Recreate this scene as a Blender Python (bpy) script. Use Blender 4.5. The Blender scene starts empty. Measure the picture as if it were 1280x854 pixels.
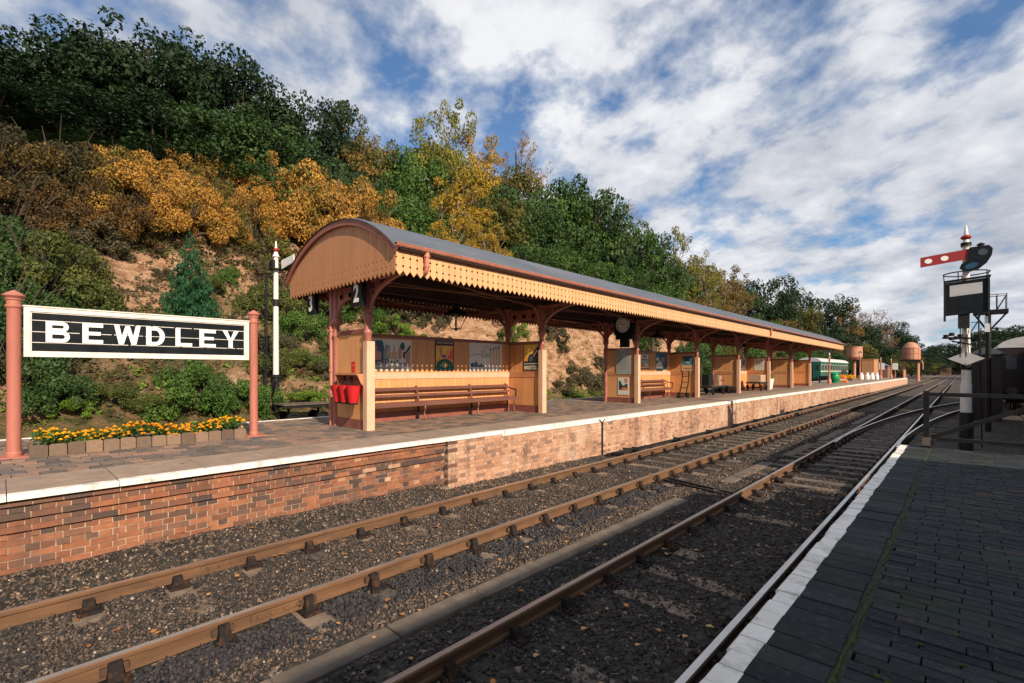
import bpy, math, random
import numpy as np
from mathutils import Vector, Matrix
R = math.radians
sc = bpy.context.scene
C = sc.collection
rng = random.Random(7)
npr = np.random.RandomState(11)

# ---------------------------------------------------------------- camera, sky, sun
CAM_YAW = 43.178
cam = bpy.data.cameras.new('camera'); camo = bpy.data.objects.new('camera', cam); C.objects.link(camo)
camo.location = (0, 0, 2.12); camo.rotation_euler = (R(90), 0, R(CAM_YAW))
cam.sensor_width = 36; cam.lens = 36*600/1280; cam.shift_y = 36.5/1280
cam.clip_start = .05; cam.clip_end = 6000
sc.camera = camo
SUN_EL, SUN_AZ = 30.5, 14.0      # azimuth measured from +X towards -Y
sun = bpy.data.lights.new('sun', 'SUN'); suno = bpy.data.objects.new('sun', sun); C.objects.link(suno)
sun.energy = 5.0; sun.angle = R(.5); sun.color = (1, .83, .64)
_d = Vector((math.cos(R(SUN_EL))*math.cos(R(SUN_AZ)), -math.cos(R(SUN_EL))*math.sin(R(SUN_AZ)), math.sin(R(SUN_EL))))
suno.rotation_euler = _d.to_track_quat('Z', 'Y').to_euler(); suno.location = (30, -8, 40)
sc.view_settings.view_transform = 'Standard'; sc.view_settings.look = 'None'
sc.view_settings.exposure = 0.40; sc.view_settings.gamma = 1

class NT:
    """small helper for node trees"""
    def __init__(s, tree): s.t = tree; s.n = tree.nodes; s.l = tree.links
    def new(s, kind, **kw):
        n = s.n.new(kind)
        for k, v in kw.items():
            if k.startswith('i_'):
                key = k[2:]
                n.inputs[int(key) if key.isdigit() else key.replace('_', ' ')].default_value = v
            else: setattr(n, k, v)
        return n
    def link(s, a, b): s.l.new(a, b)
    def math(s, op, a, b=None, c=None, clamp=False):
        n = s.n.new('ShaderNodeMath'); n.operation = op; n.use_clamp = clamp
        for i, v in enumerate((a, b, c)):
            if v is None: continue
            if isinstance(v, (int, float)): n.inputs[i].default_value = v
            else: s.l.new(v, n.inputs[i])
        return n.outputs[0]
    def ramp(s, fac, stops, interp='LINEAR'):
        n = s.n.new('ShaderNodeValToRGB'); cr = n.color_ramp; cr.interpolation = interp
        while len(cr.elements) < len(stops): cr.elements.new(.5)
        for e, (p, c) in zip(cr.elements, stops):
            e.position = p; e.color = (c[0], c[1], c[2], 1) if not isinstance(c, (int, float)) else (c, c, c, 1)
        s.l.new(fac, n.inputs[0]); return n.outputs[0]
    def mix(s, fac, a, b, mode='MIX'):
        n = s.n.new('ShaderNodeMix'); n.data_type = 'RGBA'; n.blend_type = mode
        for i, v in ((0, fac), (6, a), (7, b)):
            if isinstance(v, (int, float)): n.inputs[i].default_value = v
            elif isinstance(v, tuple): n.inputs[i].default_value = (*v[:3], 1)
            else: s.l.new(v, n.inputs[i])
        return n.outputs[2]
    def noise(s, vec, scale, detail=4, rough=.55, dist=0, dim='3D'):
        n = s.n.new('ShaderNodeTexNoise'); n.noise_dimensions = dim
        n.inputs['Scale'].default_value = scale; n.inputs['Detail'].default_value = detail
        n.inputs['Roughness'].default_value = rough; n.inputs['Distortion'].default_value = dist
        if vec is not None: s.l.new(vec, n.inputs['Vector'])
        return n.outputs['Fac']
    def mapping(s, vec, scale=(1, 1, 1), loc=(0, 0, 0), rot=(0, 0, 0)):
        n = s.n.new('ShaderNodeMapping'); n.inputs['Scale'].default_value = scale
        n.inputs['Location'].default_value = loc; n.inputs['Rotation'].default_value = rot
        s.l.new(vec, n.inputs['Vector']); return n.outputs[0]

world = bpy.data.worlds.new('World'); sc.world = world; world.use_nodes = True
wt = NT(world.node_tree); wt.n.clear()
sky = wt.new('ShaderNodeTexSky', sky_type='NISHITA', sun_disc=False, sun_elevation=R(SUN_EL), sun_rotation=R(90+SUN_AZ),
             altitude=50, air_density=1.0, dust_density=.6, ozone_density=2.2)
tc = wt.new('ShaderNodeTexCoord')
sep = wt.new('ShaderNodeSeparateXYZ'); wt.link(tc.outputs['Generated'], sep.inputs[0])
zz = wt.math('ADD', wt.math('MAXIMUM', sep.outputs[2], 0.0), .30)
cx = wt.math('DIVIDE', sep.outputs[0], zz); cy = wt.math('DIVIDE', sep.outputs[1], zz)
cv = wt.new('ShaderNodeCombineXYZ'); wt.link(cx, cv.inputs[0]); wt.link(cy, cv.inputs[1])
CL = wt.mapping(cv.outputs[0], loc=(-4.0, 3.0, 0), rot=(0, 0, R(20)), scale=(1, 1, 1))
n1 = wt.noise(CL, 1.5, 3, .5, .2)
n2 = wt.noise(CL, 5.5, 7, .58, .1)
n3 = wt.noise(wt.mapping(CL, loc=(9, 4, 2)), 1.3, 5, .55)
dens = wt.math('ADD', wt.math('MULTIPLY', n1, .44), wt.math('MULTIPLY', n2, .56))
# more cloud low down near the horizon
low = wt.math('MULTIPLY', wt.math('SUBTRACT', .32, sep.outputs[2]), .22)
dens = wt.math('ADD', dens, wt.math('MAXIMUM', low, 0))
cover = wt.ramp(dens, [(.39, .10), (.45, .55), (.51, 1)])
shade = wt.ramp(wt.math('ADD', wt.math('MULTIPLY', n3, .5), wt.math('MULTIPLY', n2, .5)), [(.36, (3.4, 3.8, 4.6)), (.50, (5.9, 6.2, 6.9)), (.62, (8.7, 8.8, 9.1))])
skyc = wt.mix(1.0, sky.outputs[0], (.66, 1.08, 1.38), 'MULTIPLY')
col = wt.mix(cover, skyc, shade)
bg = wt.new('ShaderNodeBackground'); bg.inputs[1].default_value = .078
wt.link(col, bg.inputs[0])
wo = wt.new('ShaderNodeOutputWorld'); wt.link(bg.outputs[0], wo.inputs[0])

# ---------------------------------------------------------------- materials
MATS = {}
def pm(name, c1, c2=None, scale=6, rough=.7, metal=0, bump=.0, bscale=40, stretch=(1, 1, 1), spec=.4, dirt=None, dscale=2.0, damt=.5, stops=(.35, .65), vary=0, coords='Object'):
    """procedural painted / weathered surface: two tones by noise, optional dirt patches, fine bump, optional per-piece variation"""
    m = bpy.data.materials.new(name); m.use_nodes = True; t = NT(m.node_tree)
    b = t.n['Principled BSDF']
    tc = t.new('ShaderNodeTexCoord')
    v0 = tc.outputs['Object']
    if coords == 'World':
        g = t.new('ShaderNodeNewGeometry'); v0 = g.outputs['Position']
    v = t.mapping(v0, scale=stretch)
    c2 = c2 or tuple(x*.82 for x in c1)
    f = t.noise(v, scale, 6, .6)
    col = t.ramp(f, [(stops[0], c2), (stops[1], c1)])
    if vary:
        r = piece_random(t)
        k = t.math('ADD', 1-vary, t.math('MULTIPLY', r, 2*vary))
        hs = t.new('ShaderNodeHueSaturation'); t.link(k, hs.inputs['Value']); t.link(col, hs.inputs['Color'])
        col = hs.outputs[0]
    if dirt:
        d = t.noise(v if (stretch[2] < 1 and stretch[0] == 1) else v0, dscale, 8, .65)
        df = t.ramp(d, [(.5, 0), (.72, damt)])
        col = t.mix(df, col, dirt)
    t.link(col, b.inputs['Base Color'])
    rn = t.ramp(f, [(.3, min(1, rough+.08)), (.7, max(.05, rough-.08))]); t.link(rn, b.inputs['Roughness'])
    b.inputs['Metallic'].default_value = metal; b.inputs['Specular IOR Level'].default_value = spec
    if bump:
        bp = t.new('ShaderNodeBump', i_Strength=bump, i_Distance=.02)
        t.link(t.noise(v, bscale, 6, .65), bp.inputs['Height']); t.link(bp.outputs[0], b.inputs['Normal'])
    MATS[name] = m
    return m
def piece_random(t):
    oi = t.new('ShaderNodeObjectInfo'); at = t.new('ShaderNodeAttribute', attribute_name='tint')
    return t.math('FRACT', t.math('ADD', oi.outputs['Random'], t.math('MULTIPLY', at.outputs['Fac'], 7.31)))
def pieces(name, stops, rough=.85, bump=.3, bscale=60, nscale=14, spec=.3, stain=None, grime=.35, coords='World'):
    """bricks, setts, stones: the colour of each piece comes from its own random number"""
    m = bpy.data.materials.new(name); m.use_nodes = True; t = NT(m.node_tree); b = t.n['Principled BSDF']
    r = piece_random(t)
    col = t.ramp(r, stops, 'LINEAR')
    g = t.new('ShaderNodeNewGeometry'); P = g.outputs['Position']
    f = t.noise(P, nscale, 7, .65)
    col = t.mix(t.ramp(f, [(.3, .0), (.75, grime)]), col, tuple(x*.45 for x in stops[0][1]))
    f2 = t.noise(P, nscale*3.7, 4, .6)
    col = t.mix(t.ramp(f2, [(.55, 0), (.8, .35)]), col, tuple(min(1, x*1.9+.03) for x in stops[-1][1]))
    sv = t.mapping(P, scale=(1, 1, .12)) if 'brick' in name else None
    if sv is not None:
        col = t.mix(t.ramp(t.noise(sv, 2.6, 6, .7), [(.52, 0), (.74, .65)]), col, (.055, .042, .038))
    if stain:
        s = t.noise(P, 1.1, 6, .6)
        col = t.mix(t.ramp(s, [(.5, 0), (.66, stain[1])]), col, stain[0])
    t.link(col, b.inputs['Base Color']); b.inputs['Roughness'].default_value = rough
    b.inputs['Specular IOR Level'].default_value = spec
    bp = t.new('ShaderNodeBump', i_Strength=bump, i_Distance=.01)
    t.link(t.noise(P, bscale, 6, .7), bp.inputs['Height']); t.link(bp.outputs[0], b.inputs['Normal'])
    MATS[name] = m
    return m

pm('shaded_white', (.40, .40, .41), (.34, .34, .35), 5, .5)  # white signal plates, greyed so their colour carries the shade on them
pm('panel_paint', (.70, .345, .14), (.62, .29, .115), 5, .5, bump=.12, bscale=25, stretch=(1, 1, .15), dirt=(.36, .2, .1), dscale=3, damt=.25, vary=.05)
pm('cream_paint', (.73, .40, .19), (.65, .34, .155), 5, .5, bump=.12, bscale=25, stretch=(1, 1, .15), dirt=(.36, .22, .12), dscale=5, damt=.4, vary=.08)
pm('stone_paint', (.70, .46, .31), (.62, .38, .25), 4, .5, bump=.1, dirt=(.5, .35, .25), damt=.2, vary=.04)
pm('gable_paint', (.52, .245, .112), (.45, .205, .095), 4, .5, bump=.12, bscale=25, stretch=(1, 1, .15), dirt=(.3, .14, .08), damt=.25, vary=.04)
pm('brown_paint', (.30, .105, .075), (.24, .08, .058), 6, .42, bump=.1, dirt=(.12, .05, .04), damt=.4, vary=.05)
pm('gutter_paint', (.55, .22, .15), (.46, .17, .115), 6, .42, bump=.1, dirt=(.2, .08, .05), damt=.35)
pm('post_paint', (.46, .17, .125), (.38, .135, .10), 5, .5, bump=.12, dirt=(.22, .08, .06), dscale=6, damt=.55, stretch=(1, 1, .2))
pm('dark_timber', (.085, .048, .034), (.055, .032, .024), 5, .7, bump=.2, stretch=(1, .2, 1))
pm('bench_paint', (.19, .085, .065), (.14, .06, .045), 8, .4, bump=.1, stretch=(1, .15, 1), vary=.05)
pm('black_iron', (.010, .012, .014), (.018, .018, .018), 8, .5, bump=.1, spec=.2)
pm('black_paint', (.006, .009, .012), (.009, .012, .015), 4, .4, spec=.15)
pm('white_paint', (.76, .73, .68), (.66, .63, .57), 6, .5, bump=.1, dirt=(.36, .32, .26), dscale=8, damt=.5)
pm('white_edge', (.83, .80, .74), (.76, .72, .66), 5, .6, bump=.3, bscale=70, dirt=(.22, .21, .18), dscale=7, damt=.8, vary=.07, coords='World')
pm('letter_white', (.85, .83, .80), (.8, .78, .75), 6, .5)
pm('red_paint', (.56, .02, .022), (.48, .015, .02), 5, .35, dirt=(.25, .02, .02), damt=.3)
pm('signal_red', (.30, .022, .02), (.25, .02, .018), 5, .45)
pm('coach_green', (.012, .11, .085), (.01, .09, .07), 3, .3)
pm('coach_dark', (.03, .02, .018), (.02, .014, .013), 3, .3)
pm('grey_roof', (.55, .55, .53), (.45, .45, .44), 2, .6)
pm('glass_dark', (.02, .03, .035), (.03, .04, .045), 3, .08, spec=.8)
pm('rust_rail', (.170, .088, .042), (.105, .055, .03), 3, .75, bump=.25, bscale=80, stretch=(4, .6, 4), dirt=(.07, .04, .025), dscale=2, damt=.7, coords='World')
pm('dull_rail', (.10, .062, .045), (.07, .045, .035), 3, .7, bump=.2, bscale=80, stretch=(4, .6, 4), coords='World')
pm('rail_top', (.62, .60, .58), (.48, .44, .41), 5, .27, metal=.85, stretch=(1, .15, 1), coords='World')
pm('chair_iron', (.016, .015, .016), (.028, .022, .019), 15, .85, spec=.1, bump=.5, bscale=60, dirt=(.2, .075, .03), dscale=12, damt=.5, coords='World')
pm('key_wood', (.10, .06, .035), (.05, .035, .025), 20, .85, bump=.4)
pm('tan_sleeper', (.25, .18, .125), (.13, .10, .075), 6, .9, bump=.5, bscale=40, dirt=(.06, .05, .042), dscale=5, damt=.9, coords='World')
pm('sleeper_wood', (.15, .125, .10), (.035, .03, .028), 7, .85, bump=.7, bscale=30, stretch=(.25, 3, 1), vary=.35, coords='World', dirt=(.30, .23, .16), dscale=3, damt=.75)
pm('concrete', (.165, .13, .10), (.10, .08, .064), 5, .9, bump=.5, bscale=60, dirt=(.09, .08, .07), dscale=4, damt=.6, vary=.1, coords='World')
pm('coping', (.35, .255, .19), (.24, .18, .14), 6, .9, bump=.4, bscale=90, dirt=(.09, .075, .06), dscale=3, damt=.5, vary=.08, coords='World')
pm('mortar', (.54, .41, .30), (.38, .28, .20), 12, .95, bump=.5, bscale=80, dirt=(.15, .12, .1), dscale=1.3, damt=.7, coords='World')
pm('mortar_dark', (.035, .040, .022), (.018, .021, .014), 12, .95, bump=.5, bscale=80, coords='World')
pm('moss', (.055, .080, .012), (.022, .032, .008), 30, .95, bump=.8, bscale=90, coords='World')
pm('copper_tank', (.50, .24, .15), (.42, .19, .12), 1.5, .55)
pm('slate_roof', (.105, .12, .145), (.075, .09, .115), 1.2, .45, stretch=(1, .35, 1), dirt=(.09, .09, .09), damt=.5, coords='World')
pm('soot_wood', (.14, .10, .075), (.08, .06, .045), 4, .8, bump=.2, vary=.1)
pm('tan_wood', (.50, .24, .11), (.43, .2, .09), 4, .7, vary=.1)
pm('hut_brick', (.25, .12, .08), (.2, .1, .07), 4, .8)
pm('green_plastic', (.0, .26, .085), (.0, .21, .07), 3, .4)
pm('orange_thing', (.8, .19, .02), (.7, .15, .02), 3, .6)
pm('leather', (.20, .09, .04), (.14, .06, .03), 5, .5, vary=.2)
pm('leather_red', (.42, .13, .05), (.34, .1, .04), 5, .5)
pm('box_card', (.48, .33, .22), (.4, .28, .18), 5, .7)
pm('paper', (.66, .64, .58), (.6, .58, .52), 5, .6)
pm('notice_grey', (.36, .38, .35), (.3, .32, .3), 9, .5)
pm('soil', (.045, .03, .02), (.03, .02, .014), 9, .95, bump=.8)
pm('wall_plain', (.30, .16, .10), (.24, .12, .08), 3, .9)
pm('lens_blue', (.01, .06, .12), (.01, .05, .1), 3, .15)
for nm, c in dict(print_sky=(.72, .70, .64), print_blue=(.05, .10, .17), print_dark=(.03, .035, .045), print_orange=(.85, .35, .08), print_yellow=(.85, .55, .10), print_red=(.75, .12, .07),
                  print_green=(.02, .10, .07), print_tan=(.62, .40, .22), print_rose=(.55, .26, .2), print_grey=(.28, .30, .32), print_cream=(.80, .72, .58), print_teal=(.03, .22, .30), print_purple=(.10, .06, .28), print_mint=(.35, .55, .45)).items():
    pm(nm, c, tuple(x*.85 for x in c), 30, .45)
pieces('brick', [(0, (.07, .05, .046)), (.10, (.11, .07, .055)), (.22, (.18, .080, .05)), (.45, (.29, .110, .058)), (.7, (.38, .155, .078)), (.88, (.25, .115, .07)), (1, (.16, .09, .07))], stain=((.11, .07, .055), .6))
pieces('pale_brick', [(0, (.22, .14, .11)), (.08, (.30, .18, .13)), (.2, (.44, .24, .155)), (.5, (.52, .28, .17)), (.75, (.60, .36, .24)), (.9, (.50, .29, .19)), (1, (.30, .16, .11))], stain=((.58, .44, .32), .7))  # paler copy of the brick: overexposed sunlit look put into its colour
pieces('paver', [(0, (.095, .085, .08)), (.3, (.16, .13, .11)), (.6, (.26, .18, .135)), (.8, (.34, .20, .135)), (.9, (.13, .12, .12)), (1, (.40, .24, .16))], nscale=10, bscale=80, stain=((.16, .11, .08), .3), grime=.5)
pieces('blue_paver', [(0, (.010, .014, .020)), (.4, (.019, .026, .030)), (.7, (.034, .042, .046)), (.92, (.014, .018, .021)), (.97, (.05, .045, .04)), (1, (.09, .055, .045))], rough=.8, nscale=8, bscale=110, bump=.25, spec=.2, stain=((.035, .05, .018), .35))
pieces('ballast_stone', [(0, (.018, .017, .019)), (.35, (.036, .031, .031)), (.7, (.062, .050, .044)), (.92, (.095, .070, .058)), (.985, (.15, .10, .075)), (1, (.42, .33, .25))], nscale=40, bscale=150, bump=.4, rough=.9)
pieces('brown_stone', [(0, (.040, .031, .028)), (.4, (.080, .058, .048)), (.75, (.125, .088, .068)), (.97, (.19, .13, .09)), (1, (.5, .40, .30))], nscale=40, bscale=150, bump=.4, rough=.9)
pieces('dark_stone', [(0, (.014, .015, .019)), (.5, (.028, .028, .033)), (.9, (.048, .045, .048)), (1, (.09, .075, .065))], nscale=40, bscale=150, bump=.4, rough=.8)
pieces('kerb_tile', [(0, (.12, .085, .065)), (.5, (.20, .14, .10)), (1, (.28, .19, .13))], nscale=25, bscale=120, bump=.8)

OUTCROPS = ((-31.2, 5.0, 6.6, 2.6), (-29.5, 4.7, 5.2, 2.2), (-33.5, 5.4, 8.5, 2.2), (-33.0, 10.3, 8.0, 2.4), (-30.5, 1.0, 7.0, 1.6))
def ground_mats():
    # ballast bed between the stones
    for nm, a, b, c in (('ballast_bed', (.014, .013, .013), (.05, .044, .038), (.10, .08, .062)),):
        m = bpy.data.materials.new(nm); m.use_nodes = True; t = NT(m.node_tree); bs = t.n['Principled BSDF']
        g = t.new('ShaderNodeNewGeometry'); P = g.outputs['Position']
        vo = t.new('ShaderNodeTexVoronoi', i_Scale=24.0); t.link(P, vo.inputs['Vector'])
        w1 = t.new('ShaderNodeSeparateColor'); t.link(vo.outputs['Color'], w1.inputs[0])
        f = t.math('ADD', t.math('MULTIPLY', w1.outputs[0], .55), t.math('MULTIPLY', t.noise(P, .8, 5, .6), .45))
        col = t.ramp(f, [(.2, a), (.55, b), (.85, c)])
        col = t.mix(t.ramp(w1.outputs[1], [(.94, 0), (.97, .7)]), col, (.38, .30, .22))
        t.link(col, bs.inputs['Base Color']); bs.inputs['Roughness'].default_value = .95
        bp = t.new('ShaderNodeBump', i_Strength=1.0, i_Distance=.05)
        t.link(t.math('ADD', t.math('MULTIPLY', vo.outputs['Distance'], -1.0), t.noise(P, 60, 3)), bp.inputs['Height'])
        t.link(bp.outputs[0], bs.inputs['Normal']); MATS[nm] = m
    # hillside: sandstone where steep, dry grass and green growth elsewhere
    m = bpy.data.materials.new('hillside'); m.use_nodes = True; t = NT(m.node_tree); bs = t.n['Principled BSDF']
    g = t.new('ShaderNodeNewGeometry'); P = g.outputs['Position']
    sp = t.new('ShaderNodeSeparateXYZ'); t.link(g.outputs['Normal'], sp.inputs[0])
    steep = t.math('SUBTRACT', 1.0, sp.outputs[2])
    nn = t.noise(P, .35, 7, .65)
    rockf = t.ramp(t.math('ADD', t.math('MULTIPLY', steep, 1.1), t.math('MULTIPLY', nn, .55)), [(.50, 0), (.62, 1)])
    for cx_, cy_, cz_, rr_ in OUTCROPS:
        vd = t.new('ShaderNodeVectorMath', operation='DISTANCE'); t.link(P, vd.inputs[0]); vd.inputs[1].default_value = (cx_, cy_, cz_)
        q = t.math('SUBTRACT', 1.0, t.math('DIVIDE', t.math('ADD', vd.outputs['Value'], t.math('MULTIPLY', t.math('SUBTRACT', nn, .5), 5.0)), rr_))
        rockf = t.math('MAXIMUM', rockf, t.ramp(q, [(.05, 0), (.25, 1)]))
    st = t.mapping(P, scale=(.8, .8, 1.9), rot=(.12, .05, 0))
    r1 = t.noise(st, 1.4, 9, .68, .6)
    rock = t.ramp(r1, [(.30, (.15, .08, .05)), (.40, (.36, .19, .11)), (.50, (.58, .34, .20)), (.62, (.70, .46, .29)), (.75, (.46, .31, .21))])
    rock = t.mix(t.ramp(t.noise(P, .9, 6, .6), [(.55, 0), (.7, .5)]), rock, (.20, .16, .09))
    gr = t.ramp(t.noise(P, 1.7, 8, .7), [(.3, (.045, .055, .018)), (.45, (.12, .115, .045)), (.56, (.24, .17, .085)), (.66, (.30, .17, .10)), (.8, (.14, .14, .05))])
    col = t.mix(rockf, gr, rock)
    t.link(col, bs.inputs['Base Color']); bs.inputs['Roughness'].default_value = .95; bs.inputs['Specular IOR Level'].default_value = .1
    bp = t.new('ShaderNodeBump', i_Strength=1.0, i_Distance=.6)
    hgt = t.math('ADD', t.noise(st, 1.6, 10, .72, .8), t.math('MULTIPLY', t.noise(P, 7, 6, .65), .35))
    t.link(hgt, bp.inputs['Height']); t.link(bp.outputs[0], bs.inputs['Normal']); MATS['hillside'] = m
    # dirt with short weeds (flat ground beyond the island platform and to the horizon)
    m = bpy.data.materials.new('dirt_ground'); m.use_nodes = True; t = NT(m.node_tree); bs = t.n['Principled BSDF']
    g = t.new('ShaderNodeNewGeometry'); P = g.outputs['Position']
    col = t.ramp(t.noise(P, .7, 8, .65), [(.32, (.05, .042, .032)), (.5, (.12, .09, .065)), (.62, (.20, .135, .09)), (.75, (.09, .10, .03))])
    t.link(col, bs.inputs['Base Color']); bs.inputs['Roughness'].default_value = .95
    bp = t.new('ShaderNodeBump', i_Strength=.8, i_Distance=.1); t.link(t.noise(P, 14, 6, .7), bp.inputs['Height']); t.link(bp.outputs[0], bs.inputs['Normal'])
    MATS['dirt_ground'] = m
    # platform surface beyond the modelled setts: same setts as a pattern
    for nm, c1, c2, mo, bw, bh, rot in (('far_paving', (.27, .19, .14), (.17, .135, .11), (.07, .055, .045), .25, .22, 0), ('far_brick', (.56, .31, .19), (.34, .18, .12), (.58, .46, .35), .24, .07, 1)):
        m = bpy.data.materials.new(nm); m.use_nodes = True; t = NT(m.node_tree); bs = t.n['Principled BSDF']
        g = t.new('ShaderNodeNewGeometry'); P = g.outputs['Position']
        if rot:
            s2 = t.new('ShaderNodeSeparateXYZ'); t.link(P, s2.inputs[0]); c2n = t.new('ShaderNodeCombineXYZ')
            t.link(s2.outputs[1], c2n.inputs[0]); t.link(s2.outputs[2], c2n.inputs[1]); P2 = c2n.outputs[0]
        else: P2 = P
        br = t.new('ShaderNodeTexBrick'); t.link(P2, br.inputs['Vector'])
        br.inputs['Color1'].default_value = (*c1, 1); br.inputs['Color2'].default_value = (*c2, 1); br.inputs['Mortar'].default_value = (*mo, 1)
        br.inputs['Scale'].default_value = 1; br.inputs['Brick Width'].default_value = bw; br.inputs['Row Height'].default_value = bh
        br.inputs['Mortar Size'].default_value = .006
        col = t.mix(t.ramp(t.noise(P, 1.3, 7, .65), [(.4, 0), (.7, .6)]), br.outputs['Color'], tuple(x*.55 for x in c1))
        t.link(col, bs.inputs['Base Color']); bs.inputs['Roughness'].default_value = .9; MATS[nm] = m
ground_mats()
def leaf(name, stops, trans=.25):
    m = bpy.data.materials.new(name); m.use_nodes = True; t = NT(m.node_tree); b = t.n['Principled BSDF']
    at = t.new('ShaderNodeAttribute', attribute_name='tint')
    oi = t.new('ShaderNodeObjectInfo')
    f = t.math('ADD', t.math('MULTIPLY', at.outputs['Fac'], .85), t.math('MULTIPLY', oi.outputs['Random'], .15))
    col = t.ramp(f, stops)
    t.link(col, b.inputs['Base Color']); b.inputs['Roughness'].default_value = .6; b.inputs['Specular IOR Level'].default_value = .25
    tr = t.new('ShaderNodeBsdfTranslucent'); t.link(col, tr.inputs[0])
    mx = t.new('ShaderNodeMixShader'); mx.inputs[0].default_value = trans
    t.link(b.outputs[0], mx.inputs[1]); t.link(tr.outputs[0], mx.inputs[2])
    t.link(mx.outputs[0], t.n['Material Output'].inputs[0]); MATS['leaf_'+name] = m
leaf('dark', [(0, (.008, .021, .009)), (.5, (.016, .040, .013)), (.85, (.032, .062, .018)), (1, (.065, .082, .022))])
leaf('deep', [(0, (.018, .040, .012)), (.5, (.040, .088, .024)), (1, (.085, .14, .035))])
leaf('green', [(0, (.028, .065, .014)), (.5, (.062, .135, .028)), (1, (.14, .22, .045))])
leaf('bush', [(0, (.025, .060, .012)), (.5, (.060, .13, .022)), (1, (.14, .22, .04))])
leaf('moss', [(0, (.035, .052, .014)), (.5, (.085, .11, .024)), (1, (.17, .17, .04))])
leaf('fir', [(0, (.008, .038, .016)), (.5, (.018, .082, .032)), (1, (.05, .15, .05))])
leaf('olive', [(0, (.05, .055, .014)), (.45, (.10, .105, .024)), (.8, (.18, .15, .03)), (1, (.28, .16, .035))])
leaf('lime', [(0, (.09, .10, .018)), (.5, (.19, .19, .03)), (.85, (.32, .27, .045)), (1, (.42, .26, .05))])
leaf('lime2', [(0, (.06, .12, .014)), (.5, (.12, .21, .022)), (1, (.24, .32, .05))])
leaf('yellow', [(0, (.13, .11, .016)), (.5, (.36, .24, .025)), (1, (.60, .34, .03))])
leaf('orange', [(0, (.035, .055, .014)), (.24, (.12, .11, .024)), (.42, (.32, .18, .035)), (.7, (.50, .26, .045)), (1, (.60, .36, .09))])
leaf('ochre', [(0, (.016, .024, .010)), (.5, (.045, .040, .014)), (.8, (.11, .075, .018)), (1, (.30, .17, .03))])
leaf('rust', [(0, (.03, .03, .014)), (.5, (.10, .06, .02)), (1, (.30, .15, .03))])
leaf('russet', [(0, (.12, .07, .035)), (.5, (.24, .13, .06)), (1, (.36, .20, .08))])
leaf('brown', [(0, (.06, .055, .018)), (.5, (.17, .12, .035)), (1, (.32, .18, .05))])
leaf('dull', [(0, (.04, .042, .022)), (.5, (.085, .08, .04)), (1, (.17, .13, .07))])
leaf('petal', [(0, (.80, .25, .01)), (.5, (.88, .42, .01)), (1, (.9, .55, .02))], .2)
leaf('fallen', [(0, (.30, .10, .03)), (.5, (.45, .2, .06)), (1, (.5, .34, .14))], .1)
pm('bark', (.10, .075, .055), (.06, .045, .035), 6, .9, bump=.5, stretch=(1, 1, .2))
pm('bark_pale', (.26, .21, .16), (.18, .14, .11), 6, .9, bump=.4, stretch=(1, 1, .2))

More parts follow.
